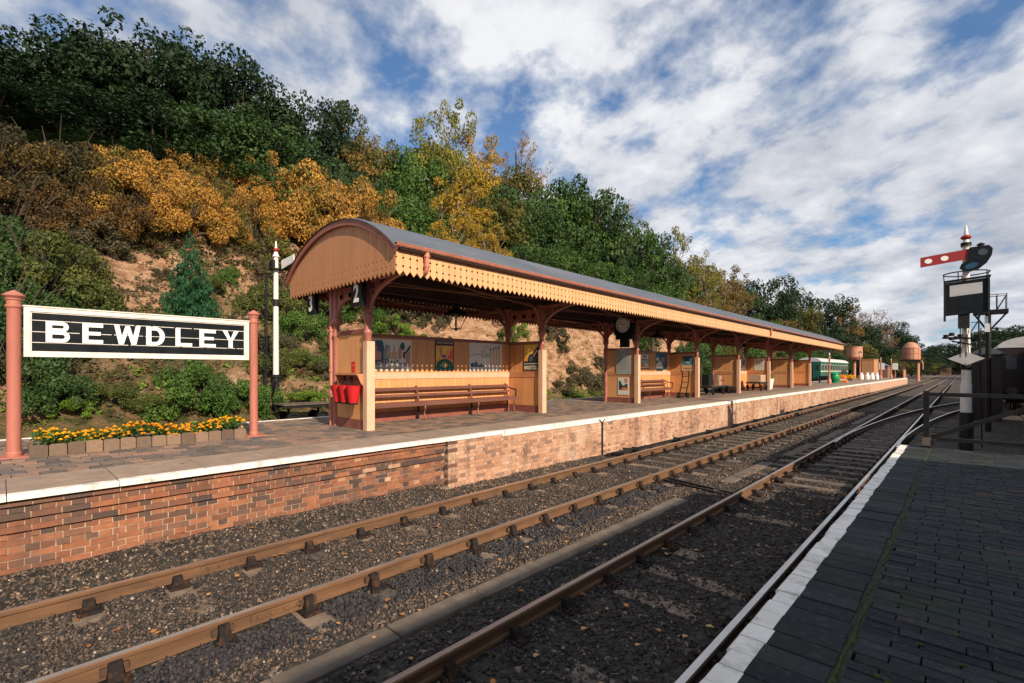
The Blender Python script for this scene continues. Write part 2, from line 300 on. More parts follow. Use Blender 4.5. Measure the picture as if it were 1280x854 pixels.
# ---------------------------------------------------------------- mesh helpers
ORG = {}
class M:
    def __init__(s): s.v = []; s.f = []; s.m = []; s.t = []; s.cm = 0; s.ct = 0.0
    def add(s, vs, fs):
        o = len(s.v); s.v += [tuple(q) for q in vs]
        for f in fs: s.f.append(tuple(o+i for i in f)); s.m.append(s.cm); s.t.append(s.ct)
        return s
    def box(s, x0, x1, y0, y1, z0, z1, j=0):
        v = [(x0, y0, z0), (x1, y0, z0), (x1, y1, z0), (x0, y1, z0), (x0, y0, z1), (x1, y0, z1), (x1, y1, z1), (x0, y1, z1)]
        if j: v = [tuple(c+rng.uniform(-j, j) for c in q) for q in v]
        return s.add(v, [(0, 3, 2, 1), (4, 5, 6, 7), (0, 1, 5, 4), (1, 2, 6, 5), (2, 3, 7, 6), (3, 0, 4, 7)])
    def cbox(s, x0, x1, y0, y1, z0, z1, b, j=0):
        """box with chamfered top edges (setts, slabs)"""
        v = [(x0, y0, z0), (x1, y0, z0), (x1, y1, z0), (x0, y1, z0), (x0, y0, z1-b), (x1, y0, z1-b), (x1, y1, z1-b), (x0, y1, z1-b),
             (x0+b, y0+b, z1), (x1-b, y0+b, z1), (x1-b, y1-b, z1), (x0+b, y1-b, z1)]
        if j: v = v[:4]+[tuple(c+rng.uniform(-j, j) for c in q) for q in v[4:]]
        return s.add(v, [(8, 9, 10, 11), (0, 1, 5, 4), (1, 2, 6, 5), (2, 3, 7, 6), (3, 0, 4, 7), (4, 5, 9, 8), (5, 6, 10, 9), (6, 7, 11, 10), (7, 4, 8, 11)])
    def prism(s, poly, axis, a, b):
        """2-D polygon extruded: axis 'x' -> poly is (y,z); 'y' -> (x,z); 'z' -> (x,y)"""
        n = len(poly)
        def p(q, t): return (t, q[0], q[1]) if axis == 'x' else (q[0], t, q[1]) if axis == 'y' else (q[0], q[1], t)
        v = [p(q, a) for q in poly]+[p(q, b) for q in poly]
        f = [tuple(range(n)), tuple(range(2*n-1, n-1, -1))]+[(i, i+n, (i+1) % n+n, (i+1) % n) for i in range(n)]
        return s.add(v, f)
    def tube(s, path, r, n=8, cap=True):
        P = [Vector(q) for q in path]; rs = r if isinstance(r, (list, tuple)) else [r]*len(P)
        up = Vector((0, 0, 1)); vs = []; ref = None
        for i, p in enumerate(P):
            d = (P[min(i+1, len(P)-1)]-P[max(i-1, 0)]).normalized()
            if ref is None:
                ref = up if abs(d.z) < .9 else Vector((1, 0, 0))
            u = (ref-d*ref.dot(d)).normalized(); w = d.cross(u); ref = u
            for k in range(n):
                a = 2*math.pi*k/n; vs.append(p+(u*math.cos(a)+w*math.sin(a))*rs[i])
        fs = [(i*n+k, i*n+(k+1) % n, (i+1)*n+(k+1) % n, (i+1)*n+k) for i in range(len(P)-1) for k in range(n)]
        if cap: fs += [tuple(range(n-1, -1, -1)), tuple((len(P)-1)*n+k for k in range(n))]
        return s.add(vs, fs)
    def bar(s, a, b, w, h=None):
        """rectangular bar from a to b"""
        a = Vector(a); b = Vector(b); d = (b-a).normalized(); h = h or w
        ref = Vector((0, 0, 1)) if abs(d.z) < .9 else Vector((0, 1, 0))
        u = d.cross(ref).normalized()*w/2; t = u.cross(d).normalized()*h/2
        v = [a-u-t, a+u-t, a+u+t, a-u+t, b-u-t, b+u-t, b+u+t, b-u+t]
        return s.add(v, [(0, 1, 2, 3), (7, 6, 5, 4), (0, 4, 5, 1), (1, 5, 6, 2), (2, 6, 7, 3), (3, 7, 4, 0)])
    def lathe(s, prof, c=(0, 0, 0), n=16, axis='z'):
        vs = []
        for r, h in prof:
            for k in range(n):
                a = 2*math.pi*k/n; x, y = r*math.cos(a), r*math.sin(a)
                vs.append((c[0]+x, c[1]+y, c[2]+h) if axis == 'z' else (c[0]+x, c[1]+h, c[2]+y) if axis == 'y' else (c[0]+h, c[1]+x, c[2]+y))
        m = len(prof)
        fs = [(i*n+k, i*n+(k+1) % n, (i+1)*n+(k+1) % n, (i+1)*n+k) for i in range(m-1) for k in range(n)]
        fs += [tuple(range(n-1, -1, -1)), tuple((m-1)*n+k for k in range(n))]
        return s.add(vs, fs)
    def mesh(s, name, org=(0, 0, 0), mats=(), smooth=False):
        me = bpy.data.meshes.new(name)
        me.from_pydata([(a-org[0], b-org[1], c-org[2]) for a, b, c in s.v], [], s.f)
        for m in mats: me.materials.append(MATS[m])
        if len(mats) > 1: me.polygons.foreach_set('material_index', s.m)
        if any(s.t):
            at = me.attributes.new('tint', 'FLOAT', 'FACE'); at.data.foreach_set('value', s.t)
        if smooth: me.shade_smooth() if hasattr(me, 'shade_smooth') else None
        me.update()
        return me
def link(name, me, parent=None, loc=None, kind=None):
    o = bpy.data.objects.new(name, me); C.objects.link(o)
    if parent is not None: o.parent = parent
    if loc is not None: o.location = loc
    if kind: o['kind'] = kind
    return o
def org_of(o):
    x = (0, 0, 0)
    while o is not None:
        l = o.location; x = (x[0]+l[0], x[1]+l[1], x[2]+l[2]); o = o.parent
    return x
def part(name, m, mat, parent, smooth=False, kind=None, label=None):
    """m holds world coordinates; the part keeps its parent's origin"""
    mats = mat if isinstance(mat, (list, tuple)) else (mat,)
    o = link(name, m.mesh(name, org_of(parent), mats, smooth), parent, kind=kind)
    if smooth == 'auto': auto(o)
    if label: o['label'] = label
    return o
def auto(o, ang=40):
    me = o.data
    me.polygons.foreach_set('use_smooth', [True]*len(me.polygons))
    try: me.set_sharp_from_angle(angle=R(ang))
    except Exception: pass
def thing(name, label, cat, loc=(0, 0, 0), group=None):
    o = bpy.data.objects.new(name, None); C.objects.link(o); o.location = loc
    o['label'] = label; o['category'] = cat
    if group: o['group'] = group
    return o
def single(name, m, mat, label, cat, loc, group=None, smooth=False):
    mats = mat if isinstance(mat, (list, tuple)) else (mat,)
    o = link(name, m.mesh(name, loc, mats), None, loc); o['label'] = label; o['category'] = cat
    if group: o['group'] = group
    if smooth: auto(o)
    return o
def struct(name, m, mat, parent=None, loc=(0, 0, 0)):
    mats = mat if isinstance(mat, (list, tuple)) else (mat,)
    return link(name, m.mesh(name, loc, mats), parent, loc, 'structure')
def copy_tree(o, parent=None):
    c = o.copy(); C.objects.link(c); c.parent = parent
    for ch in o.children: copy_tree(ch, c)
    return c
def dup(o, loc, label=None, rz=None):
    c = copy_tree(o); c.location = loc
    if rz is not None: c.rotation_euler.z = rz
    if label: c['label'] = label
    return c
def mesh_np(name, V, F, mats, tint=None, smooth=False):
    me = bpy.data.meshes.new(name); V = np.asarray(V, np.float32); F = np.asarray(F, np.int32); k = F.shape[1]
    me.vertices.add(len(V)); me.vertices.foreach_set('co', V.ravel())
    me.loops.add(F.size); me.loops.foreach_set('vertex_index', F.ravel())
    me.polygons.add(len(F)); me.polygons.foreach_set('loop_start', np.arange(0, F.size, k, dtype=np.int32))
    try: me.polygons.foreach_set('loop_total', np.full(len(F), k, np.int32))
    except Exception: pass
    for m in mats: me.materials.append(MATS[m])
    if tint is not None:
        at = me.attributes.new('tint', 'FLOAT', 'FACE'); at.data.foreach_set('value', np.asarray(tint, np.float32))
    me.update(calc_edges=True); me.validate()
    if smooth: me.polygons.foreach_set('use_smooth', np.ones(len(F), bool))
    return me
def arc(cx, cy, r, a0, a1, n): return [(cx+r*math.cos(R(a0+(a1-a0)*i/n)), cy+r*math.sin(R(a0+(a1-a0)*i/n))) for i in range(n+1)]
def text_mesh(txt, size, bold=.0, extrude=.0):
    cu = bpy.data.curves.new('lettering', 'FONT'); cu.body = txt; cu.size = size; cu.extrude = extrude; cu.offset = bold
    cu.align_x = 'CENTER'; cu.align_y = 'CENTER'; cu.resolution_u = 3
    o = bpy.data.objects.new('lettering', cu); C.objects.link(o)
    dg = bpy.context.evaluated_depsgraph_get(); me = bpy.data.meshes.new_from_object(o.evaluated_get(dg))
    bpy.data.objects.remove(o); bpy.data.curves.remove(cu)
    return me
PL = .90     # platform height above the rail tops


def lerp_tab(t, x):
    if x <= t[0][0]: return t[0][1]
    for (a, b), (c, d) in zip(t, t[1:]):
        if x <= c: return b + (d-b)*(x-a)/(c-a)
    return t[-1][1]
def wob(x, y, f, s):
    return (math.sin(x*f+s*1.7+1.3*math.sin(y*f*.83+s)) + math.sin(y*f*1.21+s*2.9+1.1*math.sin(x*f*.71-s)) + .6*math.sin((x+y)*f*1.9+s*4.1))/2.6
SLOPE = [(0,0),(2,1.9),(4,3.0),(9,6.6),(15,11.2),(24,17),(40,22.5),(90,25)]
CLIFF = [(0,0),(1.5,.9),(2.6,3.4),(3.6,6.6),(5,7.8),(15,10),(24,12.5),(40,16),(90,18)]
def hill(x, y):
    d = -21.5-x+1.1*wob(0,y,.16,3)
    if d <= 0: return 0.0
    k = lerp_tab([(20,1),(60,.74),(120,.62),(260,.45),(340,.3)], y)
    w = lerp_tab([(15,0),(22,1),(58,1),(70,0)], y)
    h = (lerp_tab(SLOPE, d)*(1-w)+lerp_tab(CLIFF, d)*w)
    m = min(1, d/3)
    return max(0, h*(k*(1-w)+w)+m*(.55*wob(x,y,.5,1)+.25*wob(x,y,1.3,5)+.12*wob(x,y,3.1,2)))
VEG = [
('broad','dark',-61.4,-2.76,22.67,6.3,6.5),
('broad','dark',-60.9,0.45,21.88,9.3,6.5),
('oak','dark',-60.16,3.89,21.89,12.0,6.5),
('broad','dark',-58.41,6.9,21.43,12.1,5.5),
('oak','dark',-56.75,9.83,20.51,15.9,6.5),
('broad','dark',-55.71,13.54,19.92,14.6,5.5),
('oak','dark',-54.57,17.36,17.89,16.5,6.5),
('broad','dark',-52.87,20.32,15.47,16.9,4.5),
('oak','dark',-51.73,24.14,13.8,19.4,5.0),
('oak','dark',-49.25,-0.96,18.54,3.6,5.0),
('broad','dark',-50.23,2.23,18.58,4.1,5.5),
('oak','dark',-49.79,5.39,18.41,5.6,5.5),
('broad','dark',-48.52,9.33,17.87,7.1,5.5),
('oak','deep',-47.37,13.14,16.95,8.2,5.5),
('broad','deep',-46.15,17.03,15.55,9.6,5.0),
('oak','deep',-42.42,17.79,13.51,6.7,4.2),
('loose','olive',-50.08,27.06,14.06,16.1,4.2),
('broad','olive',-49.34,30.49,13.34,16.6,4.6),
('oak','green',-45.15,31.68,12.18,14.9,4.8),
('loose','lime',-45.54,36.81,12.72,20.1,5.6),
('broad','lime',-45.38,35.59,12.53,17.7,4.6),
('loose','yellow',-44.12,40.88,12.01,18.9,4.4),
('sparse','russet',-42.05,45.57,11.33,21.9,5.0),
('broad','olive',-41.06,43.75,11.25,17.6,4.4),
('broad','yellow',-43.21,38.99,11.87,15.7,4.2),
('broad','green',-47.45,29.53,12.95,13.8,4.8),
('broad','brown',-48.5,27.17,13.75,14.3,4.2),
('broad','green',-39.3,26.2,10.7,8.9,4.6),
('broad','deep',-43.64,24.88,11.78,10.2,3.6),
('loose','yellow',-36.81,31.28,10.2,10.6,4.8),
('broad','deep',-36.95,39.38,10.33,13.5,4.6),
('broad','green',-36.16,45.6,9.44,15.6,5.2),
('broad','deep',-34.51,52.64,9.9,15.7,5.2),
('broad','green',-34.13,61.22,8.54,14.6,5.0),
('broad','olive',-36.72,36.85,9.95,11.9,4.0),
('broad','deep',-36.41,42.63,10.05,12.4,4.4),
('oak','deep',-35.81,48.68,9.79,16.5,6.0),
('broad','green',-33.98,53.13,9.4,12.9,4.6),
('sparse','russet',-37.72,63.34,10.14,17.8,5.0),
('oak','deep',-34.29,63.82,8.16,15.1,5.2),
('loose','lime',-34.22,74.85,6.11,17.3,4.6),
('oak','deep',-32.07,65.89,6.13,14.6,4.0),
('broad','olive',-34.6,85.47,6.99,16.0,5.0),
('loose','lime',-30.62,78.23,4.3,15.2,3.6),
('loose','brown',-34.19,99.57,6.18,16.3,5.6),
('oak','dark',-31.95,115.38,4.44,20.2,6.6),
('broad','dark',-30.03,130.89,3.97,19.7,5.0),
('broad','deep',-33.79,105.43,5.43,15.3,5.0),
('oak','dark',-27.26,147.21,1.87,22.0,7.5),
('broad','olive',-27.63,127.66,2.82,15.3,5.5),
('loose','brown',-22.66,151.52,0.66,18.2,6.2),
('sparse','russet',-22.36,198.42,0.26,23.6,8.0),
('broad','dark',-23.88,183.29,0.92,18.1,7.0),
('oak','dark',-19.17,209.65,0.0,20.2,8.4),
('broad','dark',-14.97,227.3,0.0,17.2,7.5),
('oak','dark',-16.12,341.42,0.0,15.8,12.0),
('broad','dark',-8.86,361.94,0.0,19.0,13.0),
('oak','dark',-1.06,396.69,0.0,15.4,13.0),
('broad','dark',6.89,376.72,0.0,17.2,12.0),
('oak','dark',6.75,212.02,0.0,16.0,9.0),
('broad','dark',9.32,187.02,0.0,15.4,8.5),
('oak','dark',12.69,176.46,0.0,13.6,8.0),
('broad','green',-30.57,39.88,8.57,7.2,3.8),
('broad','deep',-30.64,34.33,8.35,6.3,3.6),
('loose','yellow',-30.47,29.0,8.81,5.5,2.8),
('loose','yellow',-30.97,25.79,8.77,5.2,2.8),
('broad','green',-35.17,25.96,9.85,5.4,3.2),
('broad','green',-30.06,45.84,8.53,6.3,3.6),
('broad','deep',-31.87,55.11,8.75,7.2,4.0),
('broad','green',-31.24,63.93,6.69,8.8,4.2),
('broad','brown',-29.32,71.23,3.77,10.5,4.2),
('loose','brown',-28.97,82.52,3.43,10.9,4.4),
('broad','green',-25.83,90.95,2.8,9.3,4.6),
('loose','brown',-24.38,103.29,1.69,9.9,5.0),
('broad','brown',-21.12,111.83,0.0,9.7,4.6),
('broad','dark',-20.35,129.01,0.0,12.1,5.6),
('broad','olive',-17.83,136.85,0.0,9.5,5.0),
('oak','dark',-17.06,162.26,0.0,10.5,6.0),
('broad','olive',-14.77,191.84,0.0,9.0,6.0),
('oak','dark',-14.55,246.9,0.0,8.9,8.0),
('broad','green',-20.29,52.27,0.0,5.9,2.6),
('broad','olive',-21.22,59.63,0.0,5.9,2.8),
('broad','green',-19.91,63.6,0.0,6.5,3.0),
('loose','brown',-19.65,72.07,0.0,6.0,3.0),
('broad','green',-19.08,80.83,0.0,6.4,3.2),
('broad','deep',-18.57,92.28,0.0,6.6,3.6),
('broad','deep',-18.0,109.27,0.0,6.3,3.8),
('broad','dark',-17.14,121.05,0.0,6.0,4.0),
('broad','dark',-16.07,142.62,0.0,5.9,4.4),
('broad','olive',-14.43,157.87,0.0,5.8,4.6),
('broad','dark',-14.58,205.72,0.0,5.7,6.0),
('broad','olive',-12.88,262.17,0.0,6.0,7.0),
('broad','dark',-10.21,319.53,0.0,8.3,8.0),
('broad','deep',-20.01,47.05,0.0,5.1,2.2),
('broad','green',-23.58,46.44,1.05,10.4,2.6),
('broad','dark',-6.82,446.13,0.0,15.1,12.0),
('oak','dark',-15.68,396.68,0.0,13.9,11.0),
('broad','dark',3.61,455.92,0.0,16.1,12.0),
('broad','deep',-2.92,408.65,0.0,10.9,9.0),
('broad','dark',-8.51,375.98,0.0,8.4,8.0),
('broad','olive',-13.07,330.57,0.0,6.9,8.0),
('broad','green',-38.39,29.8,11.03,7.2,4.2),
('broad','olive',-37.25,33.61,10.24,8.7,4.4),
('broad','green',-36.95,39.38,10.33,9.9,4.6),
('broad','deep',-36.16,45.6,9.44,10.9,4.6),
('broad','deep',-34.13,50.25,9.54,9.3,4.4),
('broad','deep',-41.3,25.7,11.21,6.7,3.8),
('broad','dark',-47.58,23.92,13.28,11.6,4.6),
('broad','deep',-45.17,20.69,12.86,9.1,4.4),
('broad','deep',-45.58,14.82,16.49,3.0,4.4),
('broad','dark',-46.82,10.92,17.43,2.3,4.6),
('broad','dark',-46.68,6.94,17.48,1.5,4.6),
('broad','dark',-45.99,3.47,17.0,0.6,4.6),
('oak','dark',-44.76,0.51,16.18,0.1,4.6),
('broad','green',-34.81,77.04,6.13,13.8,5.0),
('broad','brown',-33.14,92.32,5.98,12.9,5.0),
('broad','dark',-30.37,115.49,3.32,14.8,6.0),
('shrub','rust',-33.04,0.19,8.28,3.6,2.6),
('shrub','ochre',-35.75,-0.29,10.65,4.0,3.0),
('shrub','ochre',-36.4,1.16,11.03,4.0,3.0),
('shrub','rust',-35.33,2.5,9.82,3.2,2.2),
('shrub','ochre',-38.9,2.24,12.6,4.2,3.0),
('shrub','ochre',-37.69,3.72,11.61,4.0,2.8),
('shrub','rust',-34.56,4.25,9.28,3.4,2.6),
('shrub','orange',-36.17,5.49,10.54,4.2,2.7),
('shrub','orange',-38.7,7.22,12.29,4.4,2.9),
('shrub','orange',-35.48,7.85,10.48,3.8,2.6),
('shrub','olive',-37.74,9.84,11.81,4.2,2.2),
('shrub','orange',-36.85,9.99,10.96,3.2,2.2),
('shrub','orange',-45.5,13.53,15.78,4.4,2.8),
('shrub','orange',-40.07,13.48,12.6,4.2,2.8),
('shrub','orange',-43.02,16.2,14.45,4.4,2.9),
('shrub','orange',-42.42,17.79,13.36,4.1,2.8),
('shrub','orange',-40.5,18.9,12.38,6.7,3.7),
('shrub','orange',-38.52,20.08,11.13,6.8,3.8),
('shrub','orange',-36.12,20.96,10.33,7.3,4.0),
('shrub','orange',-40.31,5.37,13.19,4.0,2.8),
('shrub','orange',-44.48,10.38,15.55,4.4,2.9),
('shrub','orange',-44.56,15.78,15.62,5.6,3.1),
('shrub','orange',-41.26,18.19,12.8,7.7,4.0),
('shrub','orange',-39.24,20.09,11.31,8.8,4.2),
('shrub','orange',-43.62,26.95,11.97,7.5,4.0),
('shrub','olive',-49.39,15.37,17.76,5.4,2.5),
('shrub','dull',-33.96,3.45,8.68,2.2,1.8),
('shrub','dull',-33.52,3.86,8.36,1.6,1.2),
('shrub','deep',-30.09,0.22,6.19,3.2,2.4),
('shrub','deep',-27.41,-0.01,4.27,3.4,2.4),
('shrub','deep',-24.8,-0.3,2.43,3.6,2.4),
('shrub','moss',-28.33,1.19,4.68,3.8,2.8),
('shrub','moss',-28.46,2.09,4.56,3.6,2.1),
('shrub','deep',-26.15,0.83,3.0,2.6,2.0),
('shrub','deep',-22.81,0.54,1.07,2.4,1.6),
('shrub','deep',-22.96,1.42,0.99,1.6,1.1),
('shrub','lime2',-22.62,1.75,0.64,0.8,0.8),
('shrub','moss',-22.69,3.73,0.66,1.0,0.8),
('shrub','bush',-22.58,4.86,0.63,2.4,1.4),
('shrub','bush',-22.59,5.89,0.68,2.2,1.4),
('shrub','bush',-22.35,6.8,0.4,1.8,1.2),
('shrub','moss',-23.04,2.72,0.99,1.0,0.8),
('shrub','bush',-31.69,9.0,7.26,1.3,0.8),
('shrub','moss',-30.31,7.9,6.3,1.4,0.8),
('shrub','dull',-32.21,6.12,7.25,0.8,0.6),
('shrub','moss',-30.32,10.29,5.47,2.4,1.5),
('shrub','dull',-27.99,8.71,3.85,1.6,1.2),
('shrub','moss',-30.22,12.09,5.36,2.2,1.5),
('shrub','bush',-27.93,11.85,4.04,2.2,1.4),
('shrub','bush',-29.58,14.07,5.27,2.4,1.6),
('shrub','bush',-32.56,14.36,6.8,2.2,1.5),
('shrub','bush',-30.06,15.67,6.07,2.4,1.5),
('shrub','bush',-28.67,16.64,5.66,2.2,1.4),
('shrub','bush',-27.46,17.09,5.38,2.0,1.4),
('shrub','dull',-26.44,10.16,3.0,1.6,1.1),
('shrub','moss',-25.06,10.43,2.38,1.4,1.0),
('shrub','bush',-25.04,11.47,2.18,1.2,0.9),
('shrub','moss',-23.74,8.58,1.91,1.5,1.0),
('shrub','dull',-24.34,11.79,1.88,1.1,0.9),
('shrub','lime2',-23.01,9.95,0.8,0.7,0.9),
('shrub','lime2',-22.94,10.7,0.66,0.7,0.9),
('shrub','bush',-22.55,7.98,0.58,1.4,1.0),
('shrub','moss',-27.06,13.35,3.21,1.3,0.9),
('shrub','lime2',-26.25,17.2,4.24,1.5,1.4),
('shrub','moss',-25.5,17.89,3.8,1.0,1.1),
('shrub','bush',-26.73,16.06,4.05,1.4,1.2),
('shrub','dull',-25.59,19.87,5.3,2.0,1.3),
('shrub','dull',-26.56,18.96,5.82,1.8,1.2),
('shrub','dull',-27.98,18.65,6.35,1.8,1.2),
('shrub','moss',-24.81,20.26,3.76,0.9,0.9),
('shrub','moss',-24.2,24.94,3.97,1.5,1.1),
('shrub','lime2',-24.25,26.27,4.69,1.3,1.0),
('shrub','dull',-24.16,30.47,4.67,2.2,1.4),
('shrub','dull',-24.0,31.31,3.78,1.2,0.9),
('shrub','dull',-23.94,36.51,2.73,1.0,1.2),
('shrub','dull',-22.98,31.57,1.3,1.8,1.4),
('shrub','dull',-22.75,33.5,0.58,2.0,1.6),
('shrub','dull',-22.31,29.11,0.53,1.2,1.2),
('shrub','dull',-22.99,36.71,0.61,2.0,1.5),
('shrub','lime2',-21.93,29.82,0.26,0.5,1.4),
('shrub','lime2',-21.85,33.32,0.08,0.5,1.6),
('shrub','dull',-26.58,54.6,7.23,2.0,1.5),
('shrub','bush',-24.6,57.83,4.41,3.0,2.0),
('shrub','bush',-24.1,61.04,2.9,3.4,2.2),
('shrub','bush',-22.87,56.02,0.49,2.6,2.0),
('shrub','bush',-23.34,62.78,1.41,3.4,2.2),
('shrub','moss',-22.46,63.95,0.53,3.2,2.0),
('shrub','bush',-24.19,79.13,1.25,3.4,2.2),
('shrub','moss',-23.21,83.81,0.96,3.2,2.2),
('shrub','bush',-23.75,103.53,1.01,3.6,2.4),
('shrub','moss',-23.98,117.71,0.89,3.6,2.4),
('shrub','olive',-35.4,13.06,9.61,2.6,1.8),
('shrub','dull',-33.16,11.74,8.03,1.6,1.2),
('shrub','bush',-34.3,20.61,9.27,2.4,1.8),
('shrub','moss',-33.85,18.29,8.9,2.4,1.8),
('shrub','bush',-30.12,20.42,7.91,2.4,1.8),
('shrub','moss',-24.8,24.72,5.96,2.0,1.6),
('conifer','fir',-28.44,6.57,4.83,4.3,1.35),
]
# ================================================================ GROUND AND HILLSIDE
m = M(); m.box(-1500, 1500, -600, 2500, -.9, -.32); struct('ground', m, 'dirt_ground')
def grid_mesh(name, xs, ys, zf, mat, zoff=0):
    V = np.array([(x, y, zf(x, y)+zoff) for y in ys for x in xs]); nx = len(xs)
    F = [(j*nx+i, j*nx+i+1, (j+1)*nx+i+1, (j+1)*nx+i) for j in range(len(ys)-1) for i in range(nx-1)]
    return mesh_np(name, V, F, [mat])
xs = list(np.arange(-12.4, -22.4, -1.0)) + list(np.arange(-22.4, -46, -.42)) + list(np.arange(-46, -120, -2.5))
ys = list(np.arange(-30, -6, 2.)) + list(np.arange(-6, 70, .5)) + list(np.arange(70, 360, 2.5))
def hz(x, y):
    h = hill(x, y)
    if h > .3:
        s = min(1, h)
        w = lerp_tab([(15, 0), (22, 1), (60, 1), (70, 0)], y)
        h += s*(.16*wob(x*2.3, y*2.1, 1.4, 9)+w*(.35*wob(x*1.3, y*1.6+h, 1.1, 7)+.22*wob(x*3, y*2.6+h*4, 1.7, 12)+.5*abs(wob(0, y, .9, 4))))
    return h-.14
hs_ = grid_mesh('hillside', xs, ys, hz, 'hillside'); hs_.polygons.foreach_set('use_smooth', [True]*len(hs_.polygons))
link('hillside', hs_, kind='structure')

m = M(); n = 40
for i in range(n):
    a, b = -260+520*i/n, -260+520*(i+1)/n
    ha, hb = [4+3*math.sin(q*.021+1)+2*math.sin(q*.05) for q in (a, b)]
    m.add([(a, 395, -.4), (b, 395, -.4), (b, 420, hb*.7), (a, 420, ha*.7), (b, 470, hb+2), (a, 470, ha+2), (b, 900, hb), (a, 900, ha)], [(0, 1, 2, 3), (3, 2, 4, 5), (5, 4, 6, 7)])
struct('distant_hill', m, 'dirt_ground')

# ================================================================ TRACK BED
RL = (-6.17, -4.62); RR = (-2.85, -1.40)
def bed(x, y):
    z = -.178+.012*wob(x, y, 4.1, 1)+.008*wob(x, y, 11., 4)
    rise = max(0, min(1, (-6.28-x)/.5)); z += rise*(.27 if y < 5.4 else .15)
    if y > 9.5: z -= .035*min(1, (y-9.5)/2)
    if y < 12: z += .030*math.exp(-((x+6.17)/.13)**2)+.022*math.exp(-((x+2.85)/.13)**2)
    k = (y-.56) % .72; k = min(k, .72-k)
    if k < .12 and y < 12 and min(abs(x+6.17), abs(x+4.62), abs(x+2.85), abs(x+1.40)) < .42 and wob(x*3, y*2.1, 2.3, 5) < .12: z -= .028
    for c in (-4.62-.45, -2.85-.4, -1.4+.3):
        z += .014*math.exp(-((x-c)/.3)**2)
    return z
xs = list(np.arange(-6.95, -.69, .07)); ys = list(np.arange(-1.2, 13, .085))
link('ballast_ground', grid_mesh('ballast_ground', xs, ys, bed, 'ballast_bed'), kind='structure')
xs = list(np.arange(-6.95, 6, .35)); ys = list(np.arange(13-.085*0, 120, .5))+[150, 200, 300, 420]
xs2 = xs
def bed_far(x, y): return -.215+.01*wob(x, y, 3., 1)+(.12 if x < -6.6 else 0)
link('track_bed', grid_mesh('track_bed', xs2, [12.95]+ys[1:], bed_far, 'ballast_bed'), kind='structure')
m = M(); m.box(-.69, 6, 10.1, 12.97, -.4, -.22); struct('cess_ground', m, 'ballast_bed')
m = M(); m.box(-20.6, -12.4, -10, 300, -.3, -.135); struct('far_track_ground', m, 'ballast_bed')

def stones(name, n, x0, x1, y0, y1, smin, smax, mat, keep=None, seed=1, zf=bed):
    r = np.random.RandomState(seed)
    X = r.uniform(x0, x1, n); Y = r.uniform(y0, y1, n)
    ok = np.ones(n, bool)
    for a in RL+RR: ok &= np.abs(X-a) > .05
    ok &= ~((X > -3.80) & (X < -3.42) & (Y < 8.2))
    X, Y = X[ok], Y[ok]
    if keep is not None:
        k = np.array([keep(a, b, r) for a, b in zip(X, Y)]); X, Y = X[k], Y[k]
    n = len(X)
    s = smin+(smax-smin)*r.beta(1.3, 3.0, n)
    base = np.array([(1, 0, 0), (-1, 0, 0), (0, 1, 0), (0, -1, 0), (0, 0, 1), (0, 0, -1)], float)
    V = base[None]*(1+r.uniform(-.35, .35, (n, 6, 1)))+r.uniform(-.28, .28, (n, 6, 3))
    V[:, :, 2] *= .72
    ax = r.normal(size=(n, 3)); ax /= np.linalg.norm(ax, axis=1)[:, None]; an = r.uniform(0, 3.1, n)
    c, s_ = np.cos(an)[:, None, None], np.sin(an)[:, None, None]
    a = ax[:, None, :]
    V = V*c+np.cross(np.broadcast_to(a, V.shape), V)*s_+a*(V*a).sum(2, keepdims=True)*(1-c)
    V *= s[:, None, None]
    Z = np.array([zf(a_, b_) for a_, b_ in zip(X, Y)])+s*.35
    V[:, :, 0] += X[:, None]; V[:, :, 1] += Y[:, None]; V[:, :, 2] += Z[:, None]
    f = np.array([(0, 2, 4), (2, 1, 4), (1, 3, 4), (3, 0, 4), (2, 0, 5), (1, 2, 5), (3, 1, 5), (0, 3, 5)])
    F = (f[None]+6*np.arange(n)[:, None, None]).reshape(-1, 3)
    pat = np.array([.5+.5*wob(a_, b_, 1.7, 8) for a_, b_ in zip(X, Y)])
    t = np.clip(r.beta(1.6, 2.4, n)*.75+.3*pat-.05, .01, .99); t[r.uniform(size=n) > .992] = .995
    o = link(name, mesh_np(name, V.reshape(-1, 3), F, [mat], np.repeat(t/7.31, 8)), kind='stuff')
    return o
SLEEPERS = [.56+.72*i for i in range(-3, 160)]
def skip_sleeper(a, b, r):
    # leave part of each sleeper showing near the chairs
    k = (b-.56) % .72; k = min(k, .72-k)
    near = min(abs(a+6.17), abs(a+4.62), abs(a+2.85), abs(a+1.40))
    if k < .12 and near < .42 and b < 12:
        return wob(a*3, b*2.1, 2.3, 5) > .12 or r.uniform() < .12
    return True
stones('ballast_stones', 27000, -6.45, -.72, -.3, 5.5, .009, .031, 'ballast_stone', skip_sleeper, 3)
stones('ballast_stones', 17000, -6.45, -.72, 5.5, 13, .014, .034, 'ballast_stone', skip_sleeper, 4)
stones('ballast_stones', 7000, -6.5, -.7, 13, 34, .026, .055, 'ballast_stone', None, 5, bed_far)
stones('brown_gravel', 9000, -6.9, -6.25, -.6, 9.5, .010, .028, 'brown_stone', None, 6)
stones('brown_gravel', 3000, -4.12, -3.74, .2, 13, .010, .030, 'brown_stone', skip_sleeper, 7)
stones('brown_gravel', 9000, -6.12, -4.68, .2, 9, .010, .026, 'brown_stone', skip_sleeper, 17)
stones('dark_ballast', 3200, -4.56, -4.08, .3, 9, .022, .042, 'dark_stone', skip_sleeper, 18)
